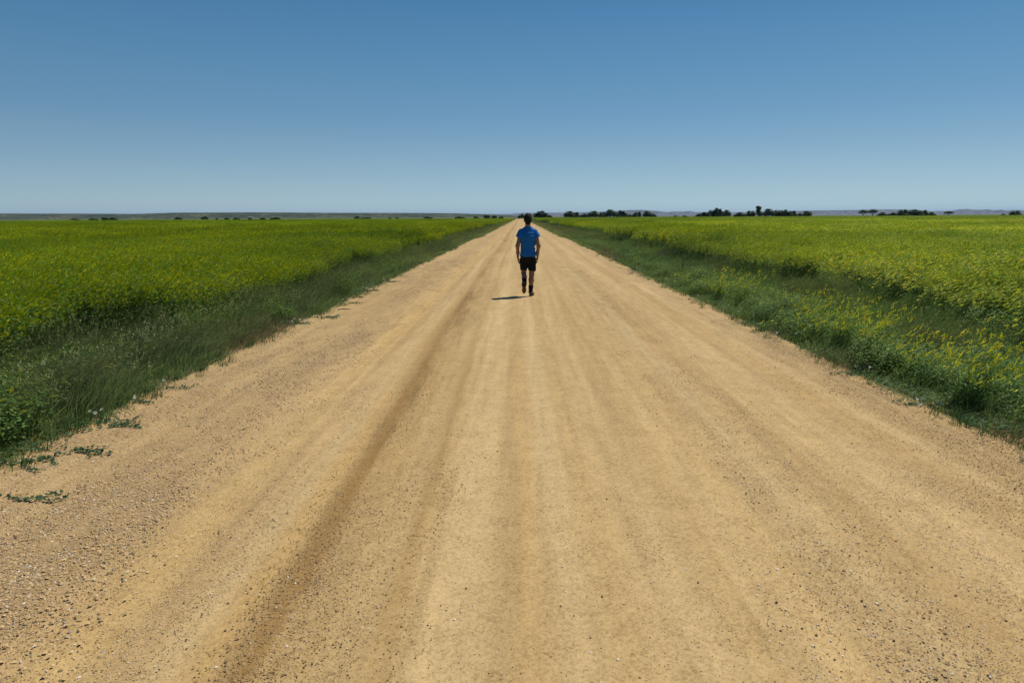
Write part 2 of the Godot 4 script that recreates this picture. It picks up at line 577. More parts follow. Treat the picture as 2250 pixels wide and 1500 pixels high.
func field_edge(side: float, z: float) -> float:
	var w := 0.45 * noise.get_noise_2d(z * 9.0, side * 60.0) + 0.3 * noise.get_noise_2d(z * 40.0, side * 80.0)
	return 5.6 + w if side < 0.0 else 7.5 + w * 1.2

func make_crop() -> void:
	var near := []
	for k in 4: near.append(clover_patch(1.0, 62, 30, [8.5, 6.0, 2.4, 0.6][k], [0.62, 0.56, 0.50, 0.44][k], [0.92, 0.86, 0.80, 0.72][k], 1.0))
	var mid := []
	for k in 3: mid.append(clover_patch(2.6, 210, 13, [6.5, 4.4, 1.0][k], 0.50, 0.92, 1.9))
	var far := []
	for k in 3: far.append(clover_patch(7.0, 420, 8, [4.6, 3.0, 0.9][k], 0.40, 0.78, 4.2))
	for side: float in [-1.0, 1.0]:
		var spots := {}
		for rows in [[3.0, 34.0, 0.62, near, 0], [32.0, 120.0, 1.75, mid, 1], [115.0, 350.0 if side < 0.0 else 512.0, 4.4, far, 2]]:
			var step: float = rows[2]
			var z: float = rows[0]
			while z < rows[1]:
				var edge := field_edge(side, -z)
				var x := edge + rf(0.0, step) + (0.0 if rows[4] == 0 else step * 0.45)
				while x < z * 0.92 + 14.0:
					var px: float = side * x
					var pz := -z + rf(-0.4, 0.4) * step
					var b := bloom_at(px, pz) + 0.30 * smoothstep(45.0, 12.0, z) - 0.24 * smoothstep(50.0, 200.0, z)
					var kind := 0
					if rows[4] == 0:
						kind = 0 if b > 0.5 else 1 if b > 0.3 else 2 if b > 0.12 else 3
						if x < edge + 0.5 and rng.randf() < 0.28: kind = 2 + rng.randi() % 2
					else:
						kind = 0 if b > 0.46 else 1 if b > 0.22 else 2
					var tall := 1.0 + 0.22 * noise.get_noise_2d(px * 4.0, pz * 4.0 + 200.0) + 0.34 * noise.get_noise_2d(px * 45.0, pz * 45.0) * smoothstep(140.0, 40.0, z)
					if x < edge + 0.8: tall *= 0.88
					var flip := rf(-0.45, 0.45)
					var key := "%d_%d" % [rows[4], kind]
					if not spots.has(key): spots[key] = [rows[3][kind], [], PackedColorArray()]
					spots[key][1].append(place(Vector3(px, land(px, pz), pz), flip, Vector3(rf(0.9, 1.1), tall * rf(0.9, 1.08), rf(0.9, 1.1))))
					var tone := tint_at(px, pz)
					spots[key][2].append(Color(tone.r * 0.9, tone.g * 0.95, tone.b) if rows[4] == 2 else tone)
					x += step * rf(0.8, 1.2)
				z += step * 0.92
		var o := Node3D.new()
		o.name = numbered("clover_crop")
		meta(o, "yellow-green blooming clover crop filling the field left of the road" if side < 0.0 else "yellow-green blooming clover crop beyond the ditch right of the road", "crop", "", "stuff")
		add_child(o)
		for key in spots: scatter("clover", spots[key][0], spots[key][1], spots[key][2], o)

func make_verge() -> void:
	var kinds := []
	for k in 6: kinds.append(grass_patch(k))
	var kinds_b := []
	for k in 6: kinds_b.append(grass_patch(k))
	for k in 2:
		kinds.append(clover_patch(0.42, 16, 44, [0.5, 2.6][k], 0.28, 0.62, 0.9))
		kinds_b.append(clover_patch(0.42, 16, 44, [0.5, 2.6][k], 0.28, 0.62, 0.9))
	for side: float in [-1.0, 1.0]:
		var spots := {}
		var put := func(k: int, p: Vector3, s: Vector3) -> void:
			var key := k + (10 if rng.randf() < 0.5 else 0)
			if not spots.has(key): spots[key] = [kinds[k] if key < 10 else kinds_b[k], [], PackedColorArray()]
			spots[key][1].append(place(p, rf(-0.7, 0.7), s))
			spots[key][2].append((tint_at(p.x, p.z) * (Color(0.90, 1.02, 0.86) if side > 0.0 and k == 0 else Color(1, 1, 1))) if k != 3 else white())
		var z := 1.5
		while z < 60.0:
			var step := 0.15 + z * 0.006
			var e := 3.88 + 0.22 * noise.get_noise_2d(z * 30.0, side * 33.0) + 0.16 * noise.get_noise_2d(z * 110.0, side * 53.0)
			var x := e
			var stop := field_edge(side, -z) + 0.9
			while x < stop:
				var px: float = side * (x + rf(-0.05, 0.05))
				var pz := -z + rf(-0.08, 0.08)
				var d := x - e
				var k := 0
				var q := noise.get_noise_2d(px * 22.0, pz * 14.0 + 500.0)
				var hgt := rf(0.75, 1.2) * (1.0 + 0.55 * noise.get_noise_2d(px * 60.0, pz * 60.0 + 900.0))
				if d < 0.30:
					k = 2 if rng.randf() < 0.62 else 0
					if q < -0.30: k = 3
					hgt *= 0.45 + d * 1.6
				elif side < 0.0:
					k = 1 if q > 0.02 - 0.25 * rng.randf() else 0
					if q < -0.52: k = 3
					if d > 1.2 and rng.randf() < 0.4: k = 0
				else:
					k = 0
					if d < 1.0:
						k = 1 if q > 0.22 else 3 if q < -0.24 else 0
						hgt *= 0.8
					elif q > 0.36: k = 1
				var leafy := noise.get_noise_2d(px * 34.0 + 77.0, pz * 22.0)
				if d > 0.12 and leafy > (0.16 if side < 0.0 else 0.04) and rng.randf() < 0.5 and (side < 0.0 or d < 1.5):
					k = 7 if side > 0.0 and d < 1.2 and rng.randf() < 0.16 else 6
					hgt *= 0.85 if d > 0.4 else 0.9
				put.call(k, Vector3(px, land(px, pz), pz), Vector3(rf(0.85, 1.15), hgt, rf(0.85, 1.15)))
				x += step * rf(0.8, 1.25)
			z += step * 0.95
		z = 56.0
		while z < 512.0:
			var step := 0.5 + z * 0.004
			var x := 4.1 + rf(-0.15, 0.2)
			while x < field_edge(side, -z) + 0.8:
				put.call(5, Vector3(side * x, land(side * x, -z), -z), Vector3(rf(0.9, 1.3), rf(0.7, 1.1), rf(0.9, 1.3) * (1.0 + z * 0.004)))
				x += step * rf(0.7, 1.1)
			z += step
		# tufts creeping out onto the gravel
		for k in 150:
			var tz := -3.0 - pow(rng.randf(), 1.6) * 40.0
			var tx: float = side * (3.85 - absf(rng.randfn(0.0, 0.16)))
			put.call(4, Vector3(tx, road_height(tx, tz), tz), Vector3.ONE * rf(0.6, 1.3))
		var o := Node3D.new()
		o.name = numbered("verge_grass")
		meta(o, "windblown green grass with pale seed heads along the left road edge" if side < 0.0 else "dark green ditch grass and dry weeds along the right road edge", "grass", "", "stuff")
		add_child(o)
		for key in spots: scatter("grass", spots[key][0], spots[key][1], spots[key][2], o)

# ---------------------------------------------------------------- single plants beside the road
func make_clover_bushes() -> void:
	for b in BUSHES:
		var o := thing("sweet_clover", b[4], "wildflower", Vector3(b[0], land(b[0], b[1]), b[1]), "yellow clover bushes on the right verge")
		var fol := Soup.new()
		var flo := Soup.new()
		var h: float = b[2]
		for k in int(b[3]):
			var base := Vector3(rf(-0.10, 0.10), -0.03, rf(-0.10, 0.10))
			var hh := h * rf(0.55, 1.25)
			var lean := WIND * hh * rf(-0.1, 0.65) + Vector3(rf(-0.6, 0.6), 0, rf(-0.6, 0.6)) * hh
			blade(fol, base, hh, lean, 0.006, vary(Color(0.09, 0.15, 0.03), 0.2))
			for i in 34:
				var t := rf(0.12, 0.92)
				var p := base + Vector3(0, hh * t, 0) + lean * t * t + any_dir() * rf(0.0, 0.07)
				leaf(fol, p, any_dir(), rf(0.02, 0.042), rf(0.011, 0.02), vary(Color(0.10, 0.20, 0.045), 0.4))
			for i in 4:
				var t := rf(0.6, 1.0) if i else 1.0
				var p := base + Vector3(0, hh * t, 0) + lean * t * t + any_dir(0.0, 0.5) * rf(0.0, 0.07)
				var d := (Vector3(rf(-0.4, 0.4), rf(0.4, 1.0), rf(-0.4, 0.4)) + WIND * rf(0.1, 0.9)).normalized()
				var ln := rf(0.035, 0.075)
				var col := vary(Color(0.86, 0.82, 0.05) if rng.randf() < 0.7 else Color(0.5, 0.58, 0.05), 0.15)
				for f in 4:
					var q := p + d * ln * f / 4.0
					sprig(flo, q, q + (d + any_dir(-0.2, 0.6) * 0.6).normalized() * 0.022, 0.0062, vary(col, 0.12))
		part("foliage", fol.mesh(leaf_mat), o, "stuff")
		part("bloom", flo.mesh(leaf_mat), o, "stuff")

func make_bindweed() -> void:
	for b in VINES:
		var left: bool = b[0] < 0.0
		var y0 := road_height(b[0], b[1]) if absf(b[0]) < 3.85 else land(b[0], b[1])
		var o := thing("bindweed", b[4], "weed", Vector3(b[0], y0, b[1]), "bindweed trailing at the road edge")
		var stem := Soup.new()
		var fol := Soup.new()
		for r in int(b[2]):
			var p := Vector3(rf(-0.03, 0.03), 0.004, rf(-0.03, 0.03))
			var dir := rf(-0.5, 0.6) if left else PI + rf(-0.6, 0.5)
			if r % 3 == 2: dir += PI
			for k in int(rf(7, 13)):
				dir += rf(-0.35, 0.35)
				var q := p + Vector3(cos(dir), 0, -sin(dir)) * rf(0.022, 0.038)
				q.y = road_height(b[0] + q.x, b[1] + q.z) - y0 + rf(0.006, 0.016) if absf(b[0] + q.x) < 3.85 else rf(0.02, 0.05)
				blade(stem, p, (q.y - p.y), Vector3(q.x - p.x, 0, q.z - p.z), 0.003, Color(0.07, 0.11, 0.04))
				for i in 2:
					var d := any_dir(0.1, 0.8)
					leaf(fol, q, d, rf(0.022, 0.04), rf(0.018, 0.03), vary(Color(0.048, 0.115, 0.055), 0.25))
				p = q
		part("vine", stem.mesh(leaf_mat), o, "stuff")
		part("foliage", fol.mesh(leaf_mat), o, "stuff")
		for k in int(b[3]):
			var s := Soup.new()
			var c := Vector3.ZERO
			for i in 10:
				var a0 := TAU * i / 10.0
				var a1 := TAU * (i + 1) / 10.0
				var r0 := 0.013 if i % 2 else 0.016
				var r1 := 0.016 if i % 2 else 0.013
				var e0 := Vector3(cos(a0) * r0, 0.018, sin(a0) * r0)
				var e1 := Vector3(cos(a1) * r1, 0.018, sin(a1) * r1)
				s.tri(c, e0, e1, Color(0.74, 0.72, 0.72))
				s.tri(c, e1 * Vector3(0.3, 0.3, 0.3), e0 * Vector3(0.3, 0.3, 0.3) - Vector3(0, 0.004, 0), Color(0.45, 0.5, 0.3))
			var f := part("flower", s.mesh(leaf_mat), o)
			var fx := rf(-0.16, 0.16)
			var fz := rf(-0.14, 0.14)
			f.position = Vector3(fx, rf(0.03, 0.10), fz)
			f.rotation = Vector3(rf(0.2, 0.9), 0, rf(-0.5, 0.5))
			var st := Soup.new()
			blade(st, Vector3(0, 0, 0), -0.12, Vector3(rf(-0.02, 0.02), 0, 0.02), 0.003, Color(0.07, 0.12, 0.04))
			part("stalk", st.mesh(leaf_mat), f)

# ---------------------------------------------------------------- trees on the far field edge
func limb(s: Soup, a: Vector3, b: Vector3, ra: float, rb: float, col: Color) -> void:
	var d := (b - a).normalized()
	var x := d.cross(Vector3(0.21, 0.13, 0.95)).normalized()
	var y := d.cross(x)
	for k in 6:
		var t0 := TAU * k / 6.0
		var t1 := TAU * (k + 1) / 6.0
		var u0 := x * cos(t0) + y * sin(t0)
		var u1 := x * cos(t1) + y * sin(t1)
		s.tri(a + u0 * ra, b + u0 * rb, b + u1 * rb, col)
		s.tri(a + u0 * ra, b + u1 * rb, a + u1 * ra, col)

func tree_shape(kind: int) -> Array:
	# unit tree: one metre tall, one metre wide
	var wood := Soup.new()
	var crown := Soup.new()
	var lobes := []   # [centre, radius x, radius y]
	match kind:
		0: lobes = [[Vector3(-0.22, 0.40, 0.05), 0.28, 0.36], [Vector3(0.18, 0.46, -0.08), 0.30, 0.44], [Vector3(0.36, 0.26, 0.12), 0.16, 0.26], [Vector3(-0.38, 0.24, -0.1), 0.16, 0.24], [Vector3(0.02, 0.62, 0.0), 0.18, 0.32]]
		1: lobes = [[Vector3(-0.28, 0.42, 0.0), 0.22, 0.30], [Vector3(0.0, 0.55, 0.1), 0.22, 0.34], [Vector3(0.14, 0.82, -0.04), 0.12, 0.16], [Vector3(0.30, 0.46, 0.0), 0.20, 0.34], [Vector3(-0.12, 0.74, -0.1), 0.10, 0.16], [Vector3(0.05, 0.24, -0.1), 0.36, 0.2]]
		2: lobes = [[Vector3(0.0, 0.58, 0.0), 0.40, 0.40], [Vector3(-0.24, 0.42, 0.1), 0.24, 0.30], [Vector3(0.26, 0.42, -0.1), 0.24, 0.32], [Vector3(0.08, 0.80, 0.05), 0.20, 0.20]]
		3: lobes = [[Vector3(-0.20, 0.52, 0.0), 0.24, 0.38], [Vector3(0.14, 0.60, 0.08), 0.22, 0.40], [Vector3(0.34, 0.40, -0.08), 0.18, 0.30], [Vector3(-0.02, 0.30, -0.1), 0.40, 0.24], [Vector3(-0.16, 0.84, 0.0), 0.10, 0.15]]
		4: lobes = [[Vector3(0.0, 0.40, 0.0), 0.34, 0.30], [Vector3(0.06, 0.62, 0.0), 0.22, 0.24], [Vector3(-0.10, 0.80, 0.03), 0.20, 0.15], [Vector3(0.14, 0.86, -0.04), 0.20, 0.14], [Vector3(-0.25, 0.30, 0.0), 0.2, 0.22]]
		5: lobes = [[Vector3(-0.20, 0.68, 0.0), 0.26, 0.22], [Vector3(0.16, 0.74, 0.06), 0.28, 0.24], [Vector3(0.0, 0.86, -0.05), 0.22, 0.14], [Vector3(0.34, 0.62, -0.06), 0.15, 0.14], [Vector3(-0.38, 0.60, 0.06), 0.12, 0.12]]
	var bark := Color(0.055, 0.045, 0.035)
	var fork := Vector3(0.02, 0.34 if kind == 5 else 0.2, 0.0)
	limb(wood, Vector3(0, -0.04, 0), fork, 0.035, 0.026, bark)
	for l in lobes:
		limb(wood, fork, l[0], 0.018, 0.006, bark)
	for l in lobes:
		var count := int(1300.0 * (l[1] + l[2]) * (0.62 if kind == 5 else 1.0))
		for k in count:
			var d := Vector3(rng.randfn(), rng.randfn(), rng.randfn()).normalized()
			var rr := pow(rng.randf(), 0.42) * rf(0.82, 1.10)
			# clumps: keep leaves where the noise is high so gaps open between them
			var p: Vector3 = l[0] + Vector3(d.x * l[1], d.y * l[2], d.z * l[1]) * rr
			if noise.get_noise_3d(p.x * 900.0, p.y * 900.0 + kind * 300.0, p.z * 900.0) < -0.16: continue
			if p.y < 0.02: p.y = 0.02 + rng.randf() * 0.1
			leaf(crown, p, any_dir(-0.6, 0.8), rf(0.06, 0.11), rf(0.045, 0.08), vary(Color(0.095, 0.14, 0.058), 0.45))
	return [wood.mesh(tinted(0.95)), crown.mesh(tree_mat)]

func make_trees() -> void:
	var shapes := []
	for k in 6: shapes.append(tree_shape(k))
	for t in TREES:
		var low: bool = t[2] < 4.0
		var o := thing("bush" if low else "tree", t[5], "bush" if low else "tree", Vector3(t[0], 0, t[1]), "trees and bushes along the far field edge")
		for k in 2:
			var p := part(["trunk", "crown"][k], shapes[int(t[4])][k], o)
			p.transform = place(Vector3.ZERO, rf(-0.5, 0.5) + (PI if rng.randf() < 0.5 else 0.0) if k == 0 else 0.0, Vector3(t[3] * 1.1, t[2] * (1.1 if t[0] > 0.0 else 0.92), t[3] * 1.1))
			if k == 1: p.rotation = o.get_child(0).rotation

# ---------------------------------------------------------------- gravel
func pebble(s: Soup, at: Vector3, r: float, col: Color) -> void:
	var b := Basis(Vector3.UP, rf(0, TAU)) * Basis(Vector3(rf(-1, 1), 0, rf(-1, 1)).normalized(), rf(0, 0.5))
	var w := r * rf(0.65, 1.0)
	var h := r * rf(0.32, 0.6)
	var ring := []
	var n := 5
	for k in n:
		var a := TAU * (k + rf(-0.25, 0.25)) / n
		ring.append(at + b * Vector3(cos(a) * r * rf(0.8, 1.1), rf(-0.2, 0.25) * h, sin(a) * w * rf(0.8, 1.1)))
	var top := at + b * Vector3(rf(-0.3, 0.3) * r, h, rf(-0.3, 0.3) * w)
	var low := at - Vector3(0, h, 0)
	for k in n:
		s.tri(top, ring[k], ring[(k + 1) % n], col)
		s.tri(low, ring[(k + 1) % n], ring[k], col)

func stone_colour(kind: int) -> Color:
	var q := rng.randf()
	if kind == 2: return vary(Color(0.27, 0.18, 0.083), 0.3)
	if q < 0.60: return vary(Color(0.48, 0.35, 0.185), 0.22)
	if q < 0.74: return vary(Color(0.38, 0.255, 0.125), 0.25)
	if q < 0.84: return vary(Color(0.45, 0.35, 0.27), 0.2)
	if q < 0.88: return vary(Color(0.30, 0.28, 0.26), 0.3)
	if q < 0.97: return vary(Color(0.62, 0.54, 0.42), 0.15)
	return vary(Color(0.12, 0.085, 0.065), 0.3)

func gravel_patch(kind: int) -> ArrayMesh:
	var s := Soup.new()
	var count: int = [60, 190, 95, 7, 26][kind]
	for k in count:
		var gx := rng.randfn(0.0, 0.075)
		var gz := rng.randfn(0.0, 0.22)
		var r := 0.0
		match kind:
			0: r = 0.0028 + 0.0085 * pow(rng.randf(), 2.6)
			1: r = 0.0018 + 0.0026 * pow(rng.randf(), 1.6)
			2: r = 0.0018 + 0.0050 * pow(rng.randf(), 2.6)
			3: r = 0.0030 + 0.0050 * rng.randf()
			4: r = 0.0017 + 0.0038 * pow(rng.randf(), 2.4)
		var col := stone_colour(kind)
		if kind == 3: col = vary(Color(0.60, 0.55, 0.46), 0.15) if rng.randf() < 0.55 else vary(Color(0.11, 0.075, 0.05), 0.3)
		pebble(s, Vector3(gx, r * 0.25, gz), r, col)
	return s.mesh(stone_mat)

func bell(x: float, c: float, w: float) -> float:
	var d := (x - c) / w
	return exp(-d * d)

func make_gravel() -> void:
	var o := Node3D.new()
	o.name = "loose_gravel"
	meta(o, "loose tan gravel, pebbles and dark clods strewn over the road", "gravel", "", "stuff")
	add_child(o)
	var shapes := []
	for k in 5: shapes.append([gravel_patch(k), gravel_patch(k), gravel_patch(k)])
	var spots := {}
	var n := 23000
	for i in n:
		var u := rng.randf()
		var z := -1.6 - 34.0 * pow(u, 1.9)
		var x := rf(-3.95, 3.95)
		var wob := sway(z)
		if rng.randf() > smoothstep(-34.0, -7.0, z): continue
		var patchy := 0.55 + 0.9 * noise.get_noise_2d(x * 25.0, z * 9.0 + 700.0)
		var xs := x - wob
		var want := [
			0.85 * bell(xs, -2.45, 0.36) + 0.30 * bell(xs, -3.3, 0.5) + 0.45 * bell(xs, -3.75, 0.2) + 0.02 * bell(xs, 1.6, 0.5) + 0.25 * bell(xs, 3.55, 0.22),
			1.0 * bell(xs, -2.55, 0.5) + 0.7 * bell(xs, -3.4, 0.5) + 0.55 * bell(xs, -1.62, 0.10) + 0.28 * bell(xs, -0.95, 0.2) + 0.26 * bell(xs, 1.8, 0.5) + 0.7 * bell(xs, 3.45, 0.3) + 0.18 * bell(xs, 2.8, 0.15) + 0.03,
			1.3 * bell(xs, -1.12, 0.09) + 0.25 * bell(xs, -0.92, 0.16) + 0.35 * bell(xs, -0.62, 0.09) + 0.12 * bell(xs, -1.62, 0.1) + 0.08 * bell(xs, 1.7, 0.4) + 0.10 * bell(xs, 2.85, 0.12) + 0.3 * bell(xs, 3.4, 0.25),
			0.22 * bell(xs, 1.6, 0.5) + 0.2 * bell(xs, -2.5, 0.6) + 0.06 * bell(xs, -1.45, 0.25) + 0.02,
			0.30 * bell(xs, -2.3, 0.8) + 0.14 * bell(xs, 2.0, 0.8) + 0.07,
		]
		for k in 5:
			if rng.randf() < want[k] * clampf(patchy, 0.1, 1.2) * 0.8:
				var key := k * 3 + rng.randi() % 3
				if not spots.has(key): spots[key] = [shapes[k][key % 3], [], PackedColorArray()]
				var grow := 1.0
				spots[key][1].append(place(Vector3(x, road_height(x, z) + 0.0005, z + rf(-0.1, 0.1)), rf(-0.2, 0.2) + (PI if rng.randf() < 0.5 else 0.0), Vector3.ONE * rf(0.85, 1.2) * grow))
				spots[key][2].append(white(rf(0.88, 1.08)))
	for key in spots: scatter("gravel", spots[key][0], spots[key][1], spots[key][2], o)

func make_litter() -> void:
	# a dark clod and a stick at the left road edge
	var s := Soup.new()
	for k in 9: pebble(s, Vector3(rf(-0.05, 0.05), 0.012, rf(-0.03, 0.03)), rf(0.018, 0.036), vary(Color(0.05, 0.038, 0.026), 0.3))
	var o := part("dirt_clod", s.mesh(stone_mat), self)
	o.position = Vector3(-3.52, road_height(-3.52, -14.97), -14.97)
	meta(o, "small dark clod of earth on the gravel by the left verge", "clod")
	s = Soup.new()
	limb(s, Vector3(-0.11, 0.012, 0.02), Vector3(0.02, 0.022, 0.0), 0.006, 0.009, Color(0.06, 0.045, 0.03))
	limb(s, Vector3(0.02, 0.022, 0.0), Vector3(0.13, 0.012, -0.03), 0.009, 0.004, Color(0.06, 0.045, 0.03))
	o = part("stick", s.mesh(stone_mat), self)
	o.position = Vector3(-3.38, road_height(-3.38, -12.89), -12.89)
	meta(o, "short dark stick lying on the gravel by the left verge", "stick")
	# dark upright dock stalk on the right verge
	for d in [[4.75, -20.2, 0.62, "dark dead weed stalk standing in the grass right of the road"], [5.5, -10.2, 0.5, "thin dark weed stalk in the ditch behind the clover bushes"]]:
		var t := thing("weed_stalk", d[3], "weed", Vector3(d[0], land(d[0], d[1]), d[1]))
		var w := Soup.new()
		limb(w, Vector3(0, -0.03, 0), Vector3(0.04, d[2], 0), 0.007, 0.004, Color(0.035, 0.03, 0.022))
		part("stem", w.mesh(stone_mat), t)
		var f := Soup.new()
		for k in 60:
			var y := rf(0.35, 1.0) * float(d[2])
			leaf(f, Vector3(0.04 * y / d[2], y, 0), any_dir(0.0, 0.9), rf(0.03, 0.07), rf(0.012, 0.025), vary(Color(0.04, 0.04, 0.025), 0.3))
		part("seed_head", f.mesh(leaf_mat), t, "stuff")

# ---------------------------------------------------------------- the walker
func cap(p: Vector3, a: Vector3, b: Vector3, ra: float, rb: float) -> float:
	var ba := b - a
	var t := clampf((p - a).dot(ba) / ba.length_squared(), 0.0, 1.0)
	return (p - a - ba * t).length() - lerpf(ra, rb, t)

func melt(a: float, b: float, k: float) -> float:
	var h := maxf(k - absf(a - b), 0.0) / k
	return minf(a, b) - h * h * k * 0.25

func egg(p: Vector3, c: Vector3, r: Vector3) -> float:
	var q := (p - c) / r
	return (q.length() - 1.0) * minf(r.x, minf(r.y, r.z))

# half width and half depth of the torso by height, with its centre line
func torso(p: Vector3, rows: Array) -> float:
	var y := p.y
	var r: Array = rows[0]
	for i in rows.size() - 1:
		if y >= rows[i][0]:
			var n: Array = rows[mini(i + 1, rows.size() - 1)]
			var t := clampf((y - rows[i][0]) / (n[0] - rows[i][0]), 0.0, 1.0)
			t = t * t * (3.0 - 2.0 * t)
			r = [y, lerpf(rows[i][1], n[1], t), lerpf(rows[i][2], n[2], t), lerpf(rows[i][3], n[3], t)]
	var q := Vector2(p.x / r[1], (p.z - r[3]) / r[2])
	var m := minf(r[1], r[2])
	var l := q.length()
	var d := (l - 1.0) * lerpf(m, r[1], clampf(absf(q.x) / maxf(l, 0.001), 0.0, 1.0))
	var lo: float = rows[0][0]
	var hi: float = rows[rows.size() - 1][0]
	return maxf(d, maxf(lo - y, y - hi))

func nets(field: Callable, lo: Vector3, hi: Vector3, cell: float, v: PackedVector3Array, idx: PackedInt32Array) -> Array:
	var nx := int(ceil((hi.x - lo.x) / cell / 4.0)) * 4 + 1
	var ny := int(ceil((hi.y - lo.y) / cell / 4.0)) * 4 + 1
	var nz := int(ceil((hi.z - lo.z) / cell / 4.0)) * 4 + 1
	var f := PackedFloat32Array()
	f.resize(nx * ny * nz)
	f.fill(1.0)
	var reach := cell * 6.5
	for bz in range(0, nz, 4):
		for by in range(0, ny, 4):
			for bx in range(0, nx, 4):
				var mid := lo + Vector3(bx + 1.5, by + 1.5, bz + 1.5) * cell
				var d: float = field.call(mid)
				if absf(d) > reach:
					if d < 0.0:
						for z in range(bz, mini(bz + 4, nz)):
							for y in range(by, mini(by + 4, ny)):
								for x in range(bx, mini(bx + 4, nx)):
									f[(z * ny + y) * nx + x] = -1.0
					continue
				for z in range(bz, mini(bz + 4, nz)):
					for y in range(by, mini(by + 4, ny)):
						for x in range(bx, mini(bx + 4, nx)):
							f[(z * ny + y) * nx + x] = field.call(lo + Vector3(x, y, z) * cell)
	var where := PackedInt32Array()
	where.resize(f.size())
	where.fill(-1)
	var off := [0, 1, nx, nx + 1, nx * ny, nx * ny + 1, nx * ny + nx, nx * ny + nx + 1]
	var corner := [Vector3(0, 0, 0), Vector3(1, 0, 0), Vector3(0, 1, 0), Vector3(1, 1, 0), Vector3(0, 0, 1), Vector3(1, 0, 1), Vector3(0, 1, 1), Vector3(1, 1, 1)]
	var edges := [[0, 1], [2, 3], [4, 5], [6, 7], [0, 2], [1, 3], [4, 6], [5, 7], [0, 4], [1, 5], [2, 6], [3, 7]]
	for z in nz - 1:
		for y in ny - 1:
			for x in nx - 1:
				var i := (z * ny + y) * nx + x
				var s := 0
				for k in 8:
					if f[i + off[k]] < 0.0: s += 1
				if s == 0 or s == 8: continue
				var sum := Vector3.ZERO
				var n := 0
				for e in edges:
					var a := f[i + off[e[0]]]
					var b := f[i + off[e[1]]]
					if (a < 0.0) != (b < 0.0):
						sum += corner[e[0]].lerp(corner[e[1]], a / (a - b))
						n += 1
				where[i] = v.size()
				v.push_back(lo + (Vector3(x, y, z) + sum / n) * cell)
	var step := [1, nx, nx * ny]
	for z in range(1, nz - 1):
		for y in range(1, ny - 1):
			for x in range(1, nx - 1):
				var i := (z * ny + y) * nx + x
				for ax in 3:
					var j: int = i + step[ax]
					if (f[i] < 0.0) == (f[j] < 0.0): continue
					var u: int = step[(ax + 1) % 3]
					var w: int = step[(ax + 2) % 3]
					var a := where[i - u - w]; var b := where[i - w]; var c := where[i]; var d := where[i - u]
					if a < 0 or b < 0 or c < 0 or d < 0: continue
					if f[i] < 0.0: idx.append_array(PackedInt32Array([a, c, b, a, d, c]))
					else: idx.append_array(PackedInt32Array([a, b, c, a, c, d]))
	return [v, idx]

func fist(side: float, wrist: Vector3) -> Callable:
	# palm and five bent fingers, hanging and half curled towards the thigh
	var s := -side   # towards the body
	var palm_end := wrist + Vector3(0.006 * s, -0.085, -0.008)
	var bones := [[wrist + Vector3(0, 0.03, 0), wrist + Vector3(0, -0.01, 0), 0.026, 0.022]]
	for k in 4:
		var zf := (k - 1.5) * 0.019
		bones.append([wrist + Vector3(0, -0.012, zf * 0.6), palm_end + Vector3(0, 0.004 * absf(k - 1.5), zf), 0.015, 0.012])
		var l: float = [0.040, 0.044, 0.041, 0.032][3 - k]
		var p0 := palm_end + Vector3(0, 0.004 * absf(k - 1.5), zf)
		var p1 := p0 + Vector3(0.010 * s, -l * 0.95, zf * 0.12)
		var p2 := p1 + Vector3(0.018 * s, -l * 0.55, -0.002)
		var p3 := p2 + Vector3(0.016 * s, -l * 0.30, -0.002)
		bones.append([p0, p1, 0.0098, 0.0088])
		bones.append([p1, p2, 0.0088, 0.0082])
		bones.append([p2, p3, 0.0082, 0.0070])
	var t0 := wrist + Vector3(0.006 * s, -0.028, -0.022)
	var t1 := t0 + Vector3(0.020 * s, -0.034, -0.014)
	var t2 := t1 + Vector3(0.012 * s, -0.030, -0.002)
	var t3 := t2 + Vector3(0.004 * s, -0.022, 0.004)
	bones.append([t0, t1, 0.014, 0.011])
	bones.append([t1, t2, 0.0105, 0.0095])
	bones.append([t2, t3, 0.0095, 0.0075])
	return func(p: Vector3) -> float:
		var d := 9.0
		for i in bones.size():
			var b: Array = bones[i]
			d = melt(d, cap(p, b[0], b[1], b[2], b[3]), 0.012 if b[2] > 0.0125 else 0.005)
		return d

